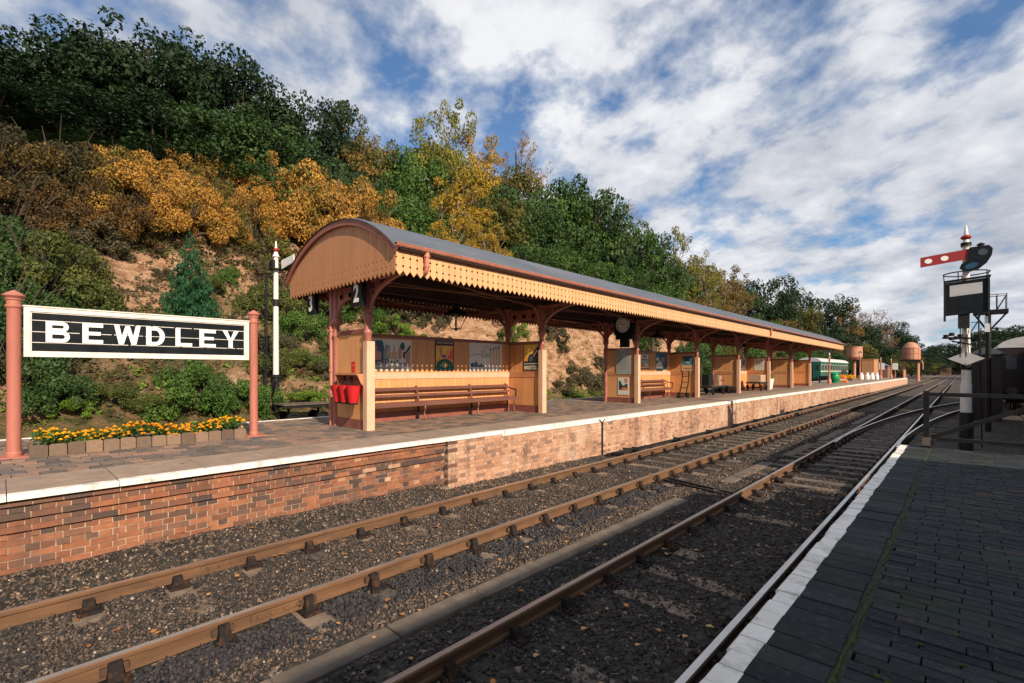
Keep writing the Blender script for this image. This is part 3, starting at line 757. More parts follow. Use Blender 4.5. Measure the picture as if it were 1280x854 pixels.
# small pale stones and fallen leaves between the rails
def leaves(name, pts, size, mat, seed, label=None):
    r = np.random.RandomState(seed); n = len(pts)
    P = np.array(pts); a = r.uniform(0, 6.28, n); s = size*r.uniform(.6, 1.3, n)
    q = np.array([(-1, -.55, 0), (0, -.75, .25), (1, 0, .05), (0, .75, .3), (-1, .55, 0)])
    V = np.repeat(q[None], n, 0)*s[:, None, None]
    c, s_ = np.cos(a)[:, None], np.sin(a)[:, None]
    x = V[:, :, 0]*c-V[:, :, 1]*s_; y = V[:, :, 0]*s_+V[:, :, 1]*c
    V = np.stack([x, y, V[:, :, 2]], 2)+P[:, None]
    F = np.arange(n*5).reshape(n, 5)
    return link(name, mesh_np(name, V.reshape(-1, 3), F, [mat], r.uniform(size=n)), kind='stuff')
pts = []
for _ in range(330):
    x, y = rng.uniform(-6.7, -.9), rng.uniform(.3, 13)
    pts.append((x, y, bed(x, y)+.035))
leaves('fallen_leaves', pts, .028, 'leaf_fallen', 5)

# ---------------------------------------------------------------- rails
PROF = [(-.026, 0), (.026, 0), (.035, -.009), (.035, -.036), (.011, -.05), (.010, -.11), (.033, -.122), (.033, -.147), (-.033, -.147), (-.033, -.122), (-.010, -.11), (-.011, -.05), (-.035, -.036), (-.035, -.009)]
def rail(parent, path, side_mat='rust_rail', name='rail'):
    m = M(); n = len(PROF)
    vs = []
    for i, (x, y) in enumerate(path):
        a = path[max(0, i-1)]; b = path[min(len(path)-1, i+1)]
        d = Vector((b[0]-a[0], b[1]-a[1])).normalized(); nx, ny = d.y, -d.x
        for px, pz in PROF: vs.append((x+nx*px, y+ny*px, pz))
    for i in range(len(path)-1):
        for k in range(n):
            m.cm = 1 if k in (0, ) else 0
            k2 = (k+1) % n
            m.f.append((i*n+k, i*n+k2, (i+1)*n+k2, (i+1)*n+k)); m.m.append(m.cm); m.t.append(0)
    m.v = vs
    m.f.append(tuple(range(n))); m.m.append(0); m.t.append(0)
    return part(name, m, (side_mat, 'rail_top'), parent)
def chair_mesh(name, sx):
    m = M()
    m.box(-.19, .19, -.09, .09, -.195, -.150)
    for s in (-1, 1):
        # jaw: tapered block leaning on the rail web
        w0, w1 = .05, .04; xi = s*.038; xo = s*.125; xt = s*.085
        zt = -.028 if s == sx else -.07
        v = [(xi, -w0, -.150), (xo, -w0, -.150), (xo, w0, -.150), (xi, w0, -.150), (xi, -w1, zt), (xt, -w1, zt), (xt, w1, zt), (xi, w1, zt)]
        if s < 0: f = [(0, 3, 2, 1)[::-1], (4, 5, 6, 7)[::-1], (0, 1, 5, 4)[::-1], (1, 2, 6, 5)[::-1], (2, 3, 7, 6)[::-1], (3, 0, 4, 7)[::-1]]
        else: f = [(0, 3, 2, 1), (4, 5, 6, 7), (0, 1, 5, 4), (1, 2, 6, 5), (2, 3, 7, 6), (3, 0, 4, 7)]
        m.add(v, f)
    for s in (-1, 1):
        for yy in (-.055, .055): m.lathe([(.018, 0), (.018, .02), (.010, .025)], (s*.155, yy, -.150), 6)
    m.cm = 1; m.box(sx*.018 if sx > 0 else -.05, .05 if sx > 0 else -.018, -.085, .085, -.115, -.060)
    return m.mesh(name, mats=('chair_iron', 'key_wood'))
CH = {1: chair_mesh('rail_chair', 1), -1: chair_mesh('rail_chair_mirrored', -1)}
SL = []
for i in range(8):
    m = M(); m.box(-1.3, 1.3, -.125, .125, -.32, -.183, .006); SL.append(m.mesh('sleeper', mats=('sleeper_wood' if i < 4 else 'tan_sleeper',)))
def track(name, label, cx, gauge2, y0, y1, srange, sides, far=250, side_mats=('rust_rail', 'rust_rail'), jaw=1):
    t = thing(name, label, 'railway track', (cx, y0, 0))
    for sgn, sm in zip((-1, 1), side_mats):
        rail(t, [(cx+sgn*gauge2, y) for y in (y0, 2, 5, 9, 14, 25, 60, far)], sm)
    for k, y in enumerate(srange):
        y += rng.uniform(-.02, .02)
        link('sleeper', SL[k % 4+(4 if y < 11 and k % 5 else 0)], t, (rng.uniform(-.02, .02), y-y0, rng.uniform(-.004, .004)+(-.0 if y < 10 else 0))).rotation_euler.z = rng.uniform(-.012, .012)
        for sgn in (-1, 1):
            link('rail_chair', CH[sgn], t, (sgn*gauge2, y-y0, 0))
    for y in joints(y0):
        for sgn in (-1, 1):
            m = M()
            for s in (-1, 1):
                m.box(cx+sgn*gauge2+s*.012, cx+sgn*gauge2+s*.028, y-.23, y+.23, -.112, -.048)
                for q in (-.17, -.06, .06, .17): m.lathe([(.014, 0), (.014, s*.02)], (cx+sgn*gauge2+s*.028, y+q, -.08), 6, 'x')
            part('fishplate', m, 'rust_rail', t)
    return t
def joints(y0): return [y for y in (1.75, 10.9, 20.1) if y > y0]
track('railway_track', 'rusty railway track nearest the brick face of the island platform', (RL[0]+RL[1])/2, (RL[1]-RL[0])/2, -.9, 250, [s for s in SLEEPERS if -1 < s < 100], 1)
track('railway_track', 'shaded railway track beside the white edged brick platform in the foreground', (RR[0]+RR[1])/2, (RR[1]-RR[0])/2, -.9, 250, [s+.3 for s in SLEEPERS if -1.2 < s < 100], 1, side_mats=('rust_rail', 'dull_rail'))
# diverging route
def off(y): return .0034*max(0, y-16)**2
t = thing('railway_track', 'curving railway track branching right between the two platforms towards the signal post', 'railway track', (RR[0], 17, 0))
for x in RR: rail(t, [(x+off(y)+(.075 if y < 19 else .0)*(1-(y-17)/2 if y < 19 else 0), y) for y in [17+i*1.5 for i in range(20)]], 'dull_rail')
for y in [17+.72*i for i in range(40)]:
    m = M(); m.box(RR[0]-.6+off(y), RR[1]+.6+off(y), y-.12, y+.12, -.33, -.186, .004); part('sleeper', m, 'sleeper_wood', t)
# track on the far side of the island platform, and one siding to the right
for nm, lb, x in (('railway_track', 'railway track on the far side of the island platform below the hillside', -14.7), ('railway_track', 'siding track under the dark coach on the right', 3.5)):
    y0 = -2 if x < 0 else 11
    t = thing(nm, lb, 'railway track', (x, y0, 0))
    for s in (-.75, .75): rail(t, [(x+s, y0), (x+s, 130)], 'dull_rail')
    m = M()
    for k in range(int((100-y0)/.75)): m.box(x-1.3, x+1.3, y0+k*.75, y0+k*.75+.25, -.33, -.147)
    part('sleepers', m, 'sleeper_wood', t, kind='stuff')
# white lit rails are joined by cross stretcher rods
t = thing('point_rods', 'pair of black iron point rods crossing between the two tracks', 'point rods', (-3.9, 9.6, -.15))
for y in (9.35, 9.55):
    m = M(); m.bar((-4.5, y+.05, -.14), (-2.9, y-.35, -.14), .05, .03); part('rod', m, 'black_iron', t)
for x in (-4.1, -3.3):
    m = M(); m.box(x-.06, x+.06, 9.1, 9.75, -.2, -.155); part('stool', m, 'chair_iron', t)
# concrete cable trough between the tracks
t = thing('cable_trough', 'concrete cable trough of long slabs lying in the ballast between the tracks', 'cable trough', (-3.61, 0, -.2))
y = -.6
while y < 8.0:
    m = M(); l = .98; s = rng.uniform(-.012, .012); zz_ = -.132+rng.uniform(-.006, .006)
    m.cbox(-3.72+s, -3.48+s, y, y+l-.012, -.30, zz_, .012, .004); part('trough_lid', m, 'concrete', t); y += l
for ya, yb, xx in ((10.2, 12.9, -3.55), (14.5, 17.2, -3.45), (18.6, 22.5, -3.4), (25, 31, -3.4)):
    y = ya
    while y < yb:
        m = M(); m.cbox(xx-.13, xx+.13, y, y+.97, -.3, -.165, .01, .003); part('trough_lid', m, 'concrete', t); y += .98
# point rodding along the foot of the platform wall
t = thing('point_rodding', 'black iron point rodding on low stools along the foot of the platform wall', 'point rodding', (-6.5, 12, -.1))
for i, x in enumerate((-6.52, -6.44)):
    m = M(); m.tube([(x, 11.4+i*.5, .0), (x, 60, .0)], .016, 6); part('rod', m, 'black_iron', t)
for y in [11.8+2.6*i for i in range(18)]:
    m = M(); m.box(-6.6, -6.36, y-.09, y+.09, -.2, -.03); m.box(-6.58, -6.38, y-.03, y+.03, -.05, .045)
    m.lathe([(.03, -.1), (.03, .1)], (-6.48, y, -.015), 8, 'x'); part('stool', m, 'black_iron', t)
m = M(); m.box(-6.75, -6.3, 11.0, 11.9, -.17, -.09); m.bar((-6.62, 10.6, -.02), (-6.44, 11.6, .03), .05); m.bar((-6.5, 10.7, .02), (-6.3, 11.3, .02), .04)
m.lathe([(.11, 0), (.11, .03), (.04, .05)], (-6.55, 11.1, -.06), 10); m.bar((-6.7, 11.5, .02), (-6.35, 11.75, .0), .05)
part('crank', m, 'black_iron', t)

# ================================================================ ISLAND PLATFORM (left)
XE = -6.79
m = M(); m.box(-12.3, -7.06, -3, 105.4, -.3, .872); plat = struct('island_platform', m, 'coping')
m = M()   # mortar behind the brick face; stepped
m.box(-7.08, -6.960, -3, 5.56, -.3, .498); m.box(-7.08, -6.928, -3, 5.56, .498, .632); m.box(-7.08, -6.894, -3, 5.56, .632, .770); m.box(-7.08, -6.860, -3, 5.56, .770, .838)
part('mortar', m, 'mortar', plat)
m = M(); m.box(-7.08, -6.810, 5.57, 60, -.3, .838); part('mortar', m, 'mortar', plat)
m = M(); m.box(-7.08, -6.80, 60, 105.3, -.3, .838); m.box(-12.3, -6.80, 105.3, 105.45, -.3, .838); part('brick_face', m, 'far_brick', plat)
# bricks
BV = {}
for kind, L in (('s', .222), ('h', .106)):
    for i in range(3):
        for mt in ('brick', 'pale_brick'):
            m = M(); m.box(-.09, 0, 0, L, 0, .0615, .0022); BV[kind, i, mt] = m.mesh('brick', mats=(mt,))
bricks = []
def rowlist(y0, y1, rows):
    for r_, (zt, xf) in enumerate(rows):
        k = 's' if r_ % 2 == 0 else 'h'; L = .232 if k == 's' else .116
        y = y0+(rng.uniform(-.02, 0) if k == 's' else .058)
        while y < y1-.03:
            bricks.append((k, xf+rng.uniform(-.004, .003), y, zt-.0615)); y += L
near_rows = [(.836, -6.850), (.762, -6.884), (.696, -6.884), (.626, -6.918), (.560, -6.918)]+[(.490-.0705*i, -6.950) for i in range(9)]
rowlist(-.7, 5.54, near_rows)
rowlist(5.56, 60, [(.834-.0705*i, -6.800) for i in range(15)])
def vis(b): return (b[1]+0)**2+(b[2]-.0)**2
vis_b = [b for b in bricks if b[2] > -.2 and b[3] > -.02]
vis_b.sort(key=vis); near = set(map(id, vis_b[:300]))
mrest = M(); mrest2 = M(); mrest3 = M()
for b in bricks:
    k, x, y, z = b
    if id(b) in near:
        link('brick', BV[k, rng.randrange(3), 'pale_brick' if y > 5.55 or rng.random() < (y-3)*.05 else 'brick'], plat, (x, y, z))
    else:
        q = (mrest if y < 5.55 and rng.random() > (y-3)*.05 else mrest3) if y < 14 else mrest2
        q.ct = rng.random()/7.31+.0001
        L = .222 if k == 's' else .106
        if y < 14: q.box(x-.06, x, y, y+L, z, z+.0615, .0015)
        else:
            q.add([(x, y, z), (x, y+L, z), (x, y+L, z+.0615), (x, y, z+.0615), (x-.012, y, z), (x-.012, y, z+.0615)], [(0, 1, 2, 3), (0, 3, 5, 4)])
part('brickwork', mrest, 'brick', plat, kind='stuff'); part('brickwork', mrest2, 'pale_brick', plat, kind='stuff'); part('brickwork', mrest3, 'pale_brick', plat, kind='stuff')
m = M(); m.box(-6.95, -6.78, 5.42, 5.6, -.2, .0); m.box(-6.99, -6.76, 5.36, 5.7, -.22, -.06); part('buttress_foot', m, 'coping', plat)
m = M(); m.tube([(-6.775, 10.63, .80), (-6.775, 10.63, -.2)], .02, 8); m.bar((-6.78, 10.6, .80), (-6.78, 10.5, .86), .02); m.bar((-6.78, 10.66, .80), (-6.78, 10.76, .86), .02); part('drain_pipe', m, 'black_iron', plat)
# coping stones with the painted edge
y = -1.68; k = 0
while y < 105:
    L = .862
    m = M(); d = rng.uniform(-.004, .004)
    m.cm = 0; m.box(-7.90+rng.uniform(-.01, .01), -6.945, y, y+L-.007, .80, PL+d)
    m.cm = 1
    zb = .838 if y < 5.0 else .800
    if y < 5.0: m.cbox(-6.945, XE+d, y, y+L-.007, .841, PL+d, .006)
    else: m.cbox(-6.945, XE+d, y, y+L-.007, .838 if y < 6.2 else .795, PL+d, .006)
    o = part('coping_stone', m, ('coping', 'white_edge'), plat); y += L; k += 1
# setts
pav = []
row = 0; x = -7.915
while x > -12.25:
    w_ = .255; y = -1.2+(row % 2)*.11
    while y < 24:
        L = .215+rng.choice((0, 0, .0, .02)); pav.append((x, y, w_, L)); y += L
    x -= w_; row += 1
pav.sort(key=lambda q: q[0]**2+(q[1]-.3)**2+(40 if q[1] < -.4+(-q[0]-7.9)*-.1 else 0))
PVM = {}
def pav_mesh(L, i):
    if (L, i) not in PVM:
        m = M(); m.cbox(-.246, 0, 0, L-.009, -.03, 0, .005, .002); PVM[L, i] = m.mesh('paving_sett', mats=('paver',))
    return PVM[L, i]
mrest = M()
for i, (x, y, w_, L) in enumerate(pav):
    z = PL-.002+rng.uniform(-.003, .003)
    if i < 300: link('paving_sett', pav_mesh(L, rng.randrange(3)), plat, (x, y, z))
    else:
        mrest.ct = rng.random()/7.31+.0001; mrest.cbox(x-.246, x, y, y+L-.009, z-.03, z, .005, .002)
part('paving_setts', mrest, 'paver', plat, kind='stuff')
m = M(); m.box(-12.28, -7.91, 24.02, 105.3, .86, PL-.002); part('paving', m, 'far_paving', plat)
m = M(); m.cbox(-12.42, -12.26, -3, 105.3, .80, PL+.002, .006); part('far_edge', m, 'white_edge', plat)
pts = [(rng.uniform(-12, -7), rng.uniform(-.5, 12), PL+.004) for _ in range(46)]
leaves('fallen_leaves', pts, .022, 'leaf_fallen', 9)

# ================================================================ FOREGROUND PLATFORM (right)
m = M(); m.box(-.70, 8, -12, 10.16, -.3, .862); rp = struct('foreground_platform', m, 'mortar_dark')
y = -.6
while y < 10.15:
    L = .1455*(1 if rng.random() < .93 else 1.25); L = min(L, 10.17-y)
    xo = -.757+rng.uniform(-.006, .006); xp = -.648+rng.uniform(-.007, .007); xi = -.392+rng.uniform(-.008, .008); z = PL+rng.uniform(-.003, .003)
    m = M()
    g = .0045+rng.uniform(0, .003)
    m.cm = 1; m.add([(xo+.012, y+g/2, z), (xp, y+g/2, z), (xp, y+L-g/2, z), (xo+.012, y+L-g/2, z), (xo, y+g/2, z-.014), (xo, y+L-g/2, z-.014), (xo, y+g/2, z-.075), (xo, y+L-g/2, z-.075), (xp, y+g/2, z-.075), (xp, y+L-g/2, z-.075)],
                    [(0, 1, 2, 3), (4, 0, 3, 5), (6, 4, 5, 7), (6, 8, 1, 0), (6, 0, 4), (9, 7, 3, 2), (7, 5, 3)])
    m.cm = 0; m.cbox(xp, xi, y+g/2, y+L-g/2, z-.075, z, .003)
    part('edge_brick', m, ('blue_paver', 'white_edge'), rp); y += L
fp = []; y = -.6; k = 0
while y < 10.13:
    w_ = .0725; x = -.352+(-.11 if k % 2 else 0)+rng.uniform(-.02, .02)
    while x < 3.2:
        L = rng.choice((.218, .222, .225, .226)); a = max(x, -.352); 
        if x+L > -.30: fp.append((a, min(x+L, 9), y, w_))
        x += L+.005
    y += w_+.0042; k += 1
fp.sort(key=lambda q: max(0, q[0]-.064*q[2])*50+abs(q[2]-3)*.3)
mrest = M()
for i, (a, b, y, w_) in enumerate(fp):
    z = PL-.003+rng.uniform(-.003, .003)
    if i < 300:
        m = M(); m.cbox(0, b-a, 0, w_, -.03, 0, .003, .001); link('paving_brick', m.mesh('paving_brick', mats=('blue_paver',)), rp, (a, y, z))
    else: mrest.ct = rng.random()/7.31+.0001; mrest.cbox(a, b, y, y+w_, z-.03, z, .003, .001)
part('paving_bricks', mrest, 'blue_paver', rp, kind='stuff')
m = M(); m.box(-.396, -.348, -.6, 10.15, .85, .8935); part('joint_sand', m, 'mortar_dark', rp)
# moss along the joint and between the bricks
m = M(); ys_ = np.arange(-.5, 10.15, .035); prev = None
for i, y in enumerate(ys_):
    c = -.372+.006*math.sin(y*5)+.004*math.sin(y*17); w_ = .006+.010*abs(math.sin(y*7.3+1))*rng.random()+.006*rng.random(); h = PL-.006+.008*rng.random()
    row_ = [(c-w_, y, PL-.012), (c-w_*.4, y, h), (c+w_*.4, y, h+.002), (c+w_, y, PL-.012)]
    m.v += row_
    if i:
        o = (i-1)*4
        if math.sin(y*3.1)+.7*math.sin(y*11.3+1)+.5*math.sin(y*23) > -.55:
            for k in range(3): m.f.append((o+k, o+k+1, o+k+5, o+k+4)); m.m.append(0); m.t.append(0)
for _ in range(520):
    a, b, y, w_ = fp[rng.randrange(len(fp))]
    cx_, cy_ = b+.003, y+rng.uniform(0, w_); r_ = rng.uniform(.006, .02)
    if rng.random() < .35: cx_ = rng.uniform(a, b); cy_ = y-.002; 
    m.lathe([(r_, 0), (r_*.7, .004), (r_*.2, .006)], (cx_, cy_, PL-.004), 6)
part('moss', m, 'moss', rp, kind='stuff')
pm('column_paint', (.40, .15, .115), (.33, .115, .09), 5, .42, bump=.1, dirt=(.15, .05, .04), damt=.35)
# ================================================================ THE CANOPY
XC, RA, ZC0 = -9.55, 3.54, 1.63
XF, XB, Y0, Y1 = -7.30, -11.80, 4.77, 48.45
YK = [5.15+5.57*k for k in range(8)]
CXF, CXB = -8.88, -10.22
def az(x, r=RA): return ZC0+math.sqrt(max(0, r*r-(x-XC)**2))
can = thing('platform_canopy', 'long arched platform canopy with scalloped cream valance and grey corrugated roof', 'canopy', (XC, Y0, PL))
# corrugated roof
NA = 18; ysr = np.arange(4.68, 48.5, .0275); A0 = math.asin(2.36/RA)
V = []; 
for i in range(NA+1):
    a = -A0+2*A0*i/NA
    r = RA+.035+.011*np.cos(2*np.pi*ysr/.11)
    V.append(np.stack([XC+r*math.sin(a), ysr, ZC0+r*math.cos(a)], 1))
V = np.concatenate(V)-np.array([XC, Y0, PL]); ny = len(ysr)
ii, jj = np.meshgrid(np.arange(NA), np.arange(ny-1), indexing='ij')
F = np.stack([ii*ny+jj, ii*ny+jj+1, (ii+1)*ny+jj+1, (ii+1)*ny+jj], 2).reshape(-1, 4)
link('roof', mesh_np('roof', V, F[:, ::-1], ['slate_roof'], smooth=True), can)
m = M()
seg = [(-A0+2*A0*i/16) for i in range(17)]
outer = [(XC+(RA+.01)*math.sin(a), ZC0+(RA+.01)*math.cos(a)) for a in seg]; inner = [(XC+(RA-.02)*math.sin(a), ZC0+(RA-.02)*math.cos(a)) for a in seg]
for i in range(16): m.prism([outer[i], outer[i+1], inner[i+1], inner[i]], 'y', 4.80, 48.42)
part('ceiling', m, 'dark_timber', can)
for yy in (4.72, 48.42):
    m = M()
    o2 = [(XC+(RA+.028)*math.sin(a), ZC0+(RA+.028)*math.cos(a)) for a in seg]; i2 = [(XC+(RA-.10)*math.sin(a), ZC0+(RA-.10)*math.cos(a)) for a in seg]
    for i in range(16): m.prism([o2[i], o2[i+1], i2[i+1], i2[i]], 'y', yy-.015, yy+.035)
    part('arch_trim', m, 'brown_paint', can)
# scalloped boards: bottom point in the middle of each board, half-round notches on both joints
def board_poly(w, top, tip, notch, holes, hr=.021):
    g = .0035; pts = []
    def side(sx, up):
        out = []
        for hz_ in sorted(holes, reverse=not up):
            for k in range(5):
                a = -90+180*k/4 if up else 90-180*k/4
                out.append((sx-(1 if sx > 0 else -1)*hr*math.cos(R(a)), hz_+hr*math.sin(R(a))))
        return out
    h = w/2-g
    pts = [(0, tip), (h, notch)]+side(h, True)+[(h, top)]+[(-h, top)]+side(-h, False)+[(-h, notch)]
    return pts
bw = .15
pol = board_poly(bw, 4.265, 3.820, 3.905, (3.985, 4.135))
m = M(); m.prism(pol, 'x', 0, .022); bme = m.mesh('valance_board', (0, 0, PL), ('cream_paint',))
nb = int((Y1-Y0)/bw)
for k in range(nb):
    link('valance_board', bme, can, (XF-XC, bw*(k+.5), rng.uniform(-.002, .002)))
m = M()
for k in range(nb):
    m.prism([(a+Y0+bw*(k+.5), z) for a, z in pol], 'x', XB, XB+.022)
part('rear_valance', m, 'brown_paint', can, kind='stuff')  # cream boards coloured brown here, standing in for shade on their inner side
ng = 30; gw = (XF-XB)/ng
for k in range(ng):
    x = XB+gw*(k+.5)
    base = board_poly(gw, 9, 3.830, 3.905, (3.985, 4.125), .018)
    p2 = [(x+a, (min(az(x+a, RA-.06), 5.2) if z == 9 else z)) for a, z in base]
    m = M(); m.prism(p2, 'y', 4.765, 4.79); part('gable_board', m, 'gable_paint', can)
m = M(); m.prism([(XB, 3.9)]+[(XB+(XF-XB)*i/12, az(XB+(XF-XB)*i/12, RA-.06)) for i in range(13)]+[(XF, 3.9)], 'y', 48.40, 48.425); part('far_gable', m, 'gable_paint', can)
m = M(); m.prism([(XB+.03, 3.93)]+[(XB+.03+(XF-XB-.06)*i/12, az(XB+.03+(XF-XB-.06)*i/12, RA-.10)) for i in range(13)]+[(XF-.03, 3.93)], 'y', 4.797, 4.812)
# backing rail behind the boards, gutter and brackets
m = M(); m.box(XF-.09, XF-.002, Y0+.03, Y1, 4.20, 4.32); part('eaves_beam', m, 'dark_timber', can)
m = M(); m.box(XB+.024, XB+.11, Y0+.03, Y1, 4.20, 4.32); part('eaves_beam', m, 'dark_timber', can)
m = M(); g = arc(0, 0, .066, 180, 360, 8)+arc(0, 0, .056, 360, 180, 8)
m.prism([(XF+.095+a, 4.355+b) for a, b in g], 'y', 4.70, 48.5)
m.box(XF+.022, XF+.17, 4.70, 48.5, 4.352, 4.362); m.box(XF+.02, XF+.034, Y0, 48.5, 4.262, 4.35)
part('gutter', m, 'gutter_paint', can, smooth='auto')
for k in range(26):
    m = M(); y = 5.3+k*1.72; m.prism([(XF+.095+a, 4.355+b) for a, b in arc(0, 0, .072, 180, 360, 8)+arc(0, 0, .064, 360, 180, 8)], 'y', y-.02, y+.02); part('gutter_bracket', m, 'gutter_paint', can)
for y in (5.39, 27.3):
    m = M(); m.lathe([(.050, 0), (.050, -.08), (.062, -.085), (.062, -.12), (.048, -.125), (.046, -.26), (.058, -.265), (.058, -.30), (.046, -.305), (.044, -.33)], (XF+.085, y, 4.33), 12)
    m.tube([(XF+.085, y, 4.02), (XF+.08, y, 3.97), (XF+.05, y, 3.94), (XF+.02, y, 3.935)], .044, 10); part('outlet_pipe', m, 'gutter_paint', can, smooth='auto')
# ribs, beams and ties under the roof
for k in range(16):
    m = M(); y = YK[0]+k*2.785
    if y > 48: break
    sg = [(-.62+1.24*i/10) for i in range(11)]
    for i in range(10):
        a, b = sg[i], sg[i+1]
        m.prism([(XC+3.5*math.sin(a), ZC0+3.5*math.cos(a)), (XC+3.5*math.sin(b), ZC0+3.5*math.cos(b)), (XC+3.36*math.sin(b), ZC0+3.36*math.cos(b)), (XC+3.36*math.sin(a), ZC0+3.36*math.cos(a))], 'y', y-.04, y+.04)
    m.box(XB+.12, XF-.1, y-.035, y+.035, 4.235, 4.33)
    part('roof_rib', m, 'dark_timber', can)
for x in (CXF, CXB):
    m = M(); m.box(x-.05, x+.05, Y0+.1, 48.35, 4.00, 4.20); m.box(x-.08, x+.08, Y0+.1, 48.35, 4.2, 4.23); part('long_beam', m, 'dark_timber', can)
for x in (XF-.16, XB+.16):
    m = M(); m.box(x-.03, x+.03, Y0+.05, 48.38, 3.955, 4.03); part('purlin', m, 'brown_paint', can)
for a, b in zip(YK, YK[1:]):
    for xa, xb in ((XF-.16, CXF+.05), (XB+.16, CXB-.05)):
        m = M(); m.bar((xa, a+.1, 3.94), (xb, b-.1, 3.90), .03); m.bar((xb, a+.1, 3.90), (xa, b-.1, 3.94), .03)
        m.bar((xa, (a+b)/2, 3.94), (xa, (a+b)/2, 4.15), .05)
        part('tie_rods', m, 'brown_paint', can)
def column(x, y, side):
    m = M()
    m.lathe([(.07, .9), (.07, 2.6), (.075, 2.85), (.085, 2.87), (.095, 2.90), (.085, 2.93), (.072, 2.98), (.068, 3.12), (.10, 3.16), (.115, 3.20), (.115, 3.25), (.085, 3.29), (.08, 3.5), (.08, 3.9), (.10, 3.98), (.12, 4.0)], (x, y, 0), 12)
    return part('column', m, 'column_paint', can, smooth='auto')
for k, y in enumerate(YK):
    for x, sd in ((CXF, 1), (CXB, -1)):
        c = column(x, y, sd)
        m = M(); n = 10
        pa = [(x+sd*(.07+1.38*(1-math.cos(R(90*i/n)))), y, 3.30+.66*math.sin(R(90*i/n))) for i in range(n+1)]
        for i in range(n): m.bar(pa[i], pa[i+1], .07, .055)
        m.bar((x+sd*.05, y, 3.96), (x+sd*1.45, y, 3.99), .08, .06)
        m.bar((x+sd*.07, y, 3.32), (x+sd*.07, y, 3.9), .07, .05)
        for q, rr in ((.2, .11), (.42, .07)):
            cc = (x+sd*(.13+q*.55), 3.86-.02*0)
            pts = arc(cc[0], cc[1], rr, 0, 360, 12)
            for i in range(12): m.bar((pts[i][0], y, pts[i][1]), (pts[i+1][0], y, pts[i+1][1]), .05, .02)
        part('bracket', m, 'column_paint', can)
        # brackets along the beam
        for s2 in (-1, 1):
            if (k == 0 and s2 < 0) or (k == 7 and s2 > 0): continue
            m = M(); pa = [(x, y+s2*(.06+.5*(1-math.cos(R(90*i/7)))), 3.32+.68*math.sin(R(90*i/7))) for i in range(8)]
            for i in range(7): m.bar(pa[i], pa[i+1], .05, .05)
            part('bracket', m, 'column_paint', can)
    # arch plate between the two columns
    m = M(); n = 12; rA = (CXF-CXB)/2-.09; cxm = (CXF+CXB)/2
    a1 = [(cxm+rA*math.cos(R(180-180*i/n)), 3.30+.36*math.sin(R(180-180*i/n))) for i in range(n+1)]
    for i in range(n): m.prism([a1[i], a1[i+1], (a1[i+1][0], 3.92), (a1[i][0], 3.92)], 'y', y-.025, y+.025)
    for q in (-.30, .0, .30): m.lathe([(.0, 0), (.085, .0), (.085, .012), (.06, .012), (.06, .0)], (cxm+q*1.25, y-.04, 3.735), 14, 'y')
    part('arch_plate', m, 'column_paint', can)

# ================================================================ SHELTER SCREENS UNDER THE CANOPY
BX = -10.16
def screen_end(t, y, xw=-10.30, ymin=None):
    """a partition across the platform"""
    xs_ = np.linspace(xw+.09, -8.94, 13)
    for a, b in zip(xs_, xs_[1:]):
        m = M(); m.box(a+.003, b-.003, y-.018, y+.018, 2.08, 2.90); part('board', m, 'panel_paint', t)
        m = M(); m.box(a+.003, b-.003, y-.018, y+.018, 1.10, 1.93); part('board', m, 'panel_paint', t)
    m = M(); m.box(xw+.09, -8.95, y-.012, y+.012, .95, 2.9); part('backing', m, 'brown_paint', t)
    m = M(); m.box(xw, -8.84, y-.04, y+.04, 2.90, 2.985); part('top_rail', m, 'brown_paint', t)
    m = M(); m.box(xw+.08, -8.94, y-.03, y+.03, 1.93, 2.08); part('middle_rail', m, 'gable_paint', t)
    m = M(); m.box(xw+.08, -8.94, y-.032, y+.032, .9, 1.10); part('skirting', m, 'brown_paint', t)
    m = M(); m.box(-8.94, -8.79, y-.075, y+.105, .9, 2.72); part('corner_post', m, 'stone_paint', t)
    m = M(); m.box(xw, xw+.085, y-.045, y+.045, .9, 2.9); part('corner_post', m, 'stone_paint', t)
def shelter(k, label):
    ya, yb = YK[k], YK[k+1]
    t = thing('shelter_screen', label, 'shelter', (BX, ya, PL), 'timber shelter screens under the canopy')
    screen_end(t, ya); screen_end(t, yb)
    n = 37; ysx = np.linspace(ya+.05, yb-.05, n+1)
    for a, b in zip(ysx, ysx[1:]):
        m = M(); m.box(BX-.02, BX+.012, a+.003, b-.003, 2.07, 2.92); part('board', m, 'panel_paint', t)
        m = M(); m.box(BX-.02, BX+.012, a+.003, b-.003, 1.12, 1.92); part('board', m, 'panel_paint', t)
    m = M(); m.box(BX-.014, BX+.004, ya+.046, yb-.046, .95, 2.91); part('backing', m, 'brown_paint', t)
    m = M(); m.box(BX-.04, BX+.04, ya+.045, yb-.045, 2.92, 3.0); part('top_rail', m, 'brown_paint', t)
    m = M(); m.box(BX-.03, BX+.03, ya+.045, yb-.045, 1.92, 2.07); part('middle_rail', m, 'stone_paint', t)
    m = M(); m.box(BX-.03, BX+.035, ya+.045, yb-.045, .9, 1.12); part('skirting', m, 'brown_paint', t)
    return t
shelter(0, 'nearest timber shelter screen with three posters on its back wall')
shelter(2, 'timber shelter screen under the station clock with short bench')
shelter(4, 'third timber shelter screen, behind the barrow loaded with suitcases')
shelter(6, 'farthest timber shelter screen near the far end of the canopy')
m = M(); m.tube([(-10.36, 5.10, .9), (-10.36, 5.10, 3.9)], .045, 10)
for z in (1.3, 2.1, 3.0): m.lathe([(.06, 0), (.06, .06)], (-10.36, 5.10, z), 10)
part('downpipe', m, 'gutter_paint', can, smooth='auto')

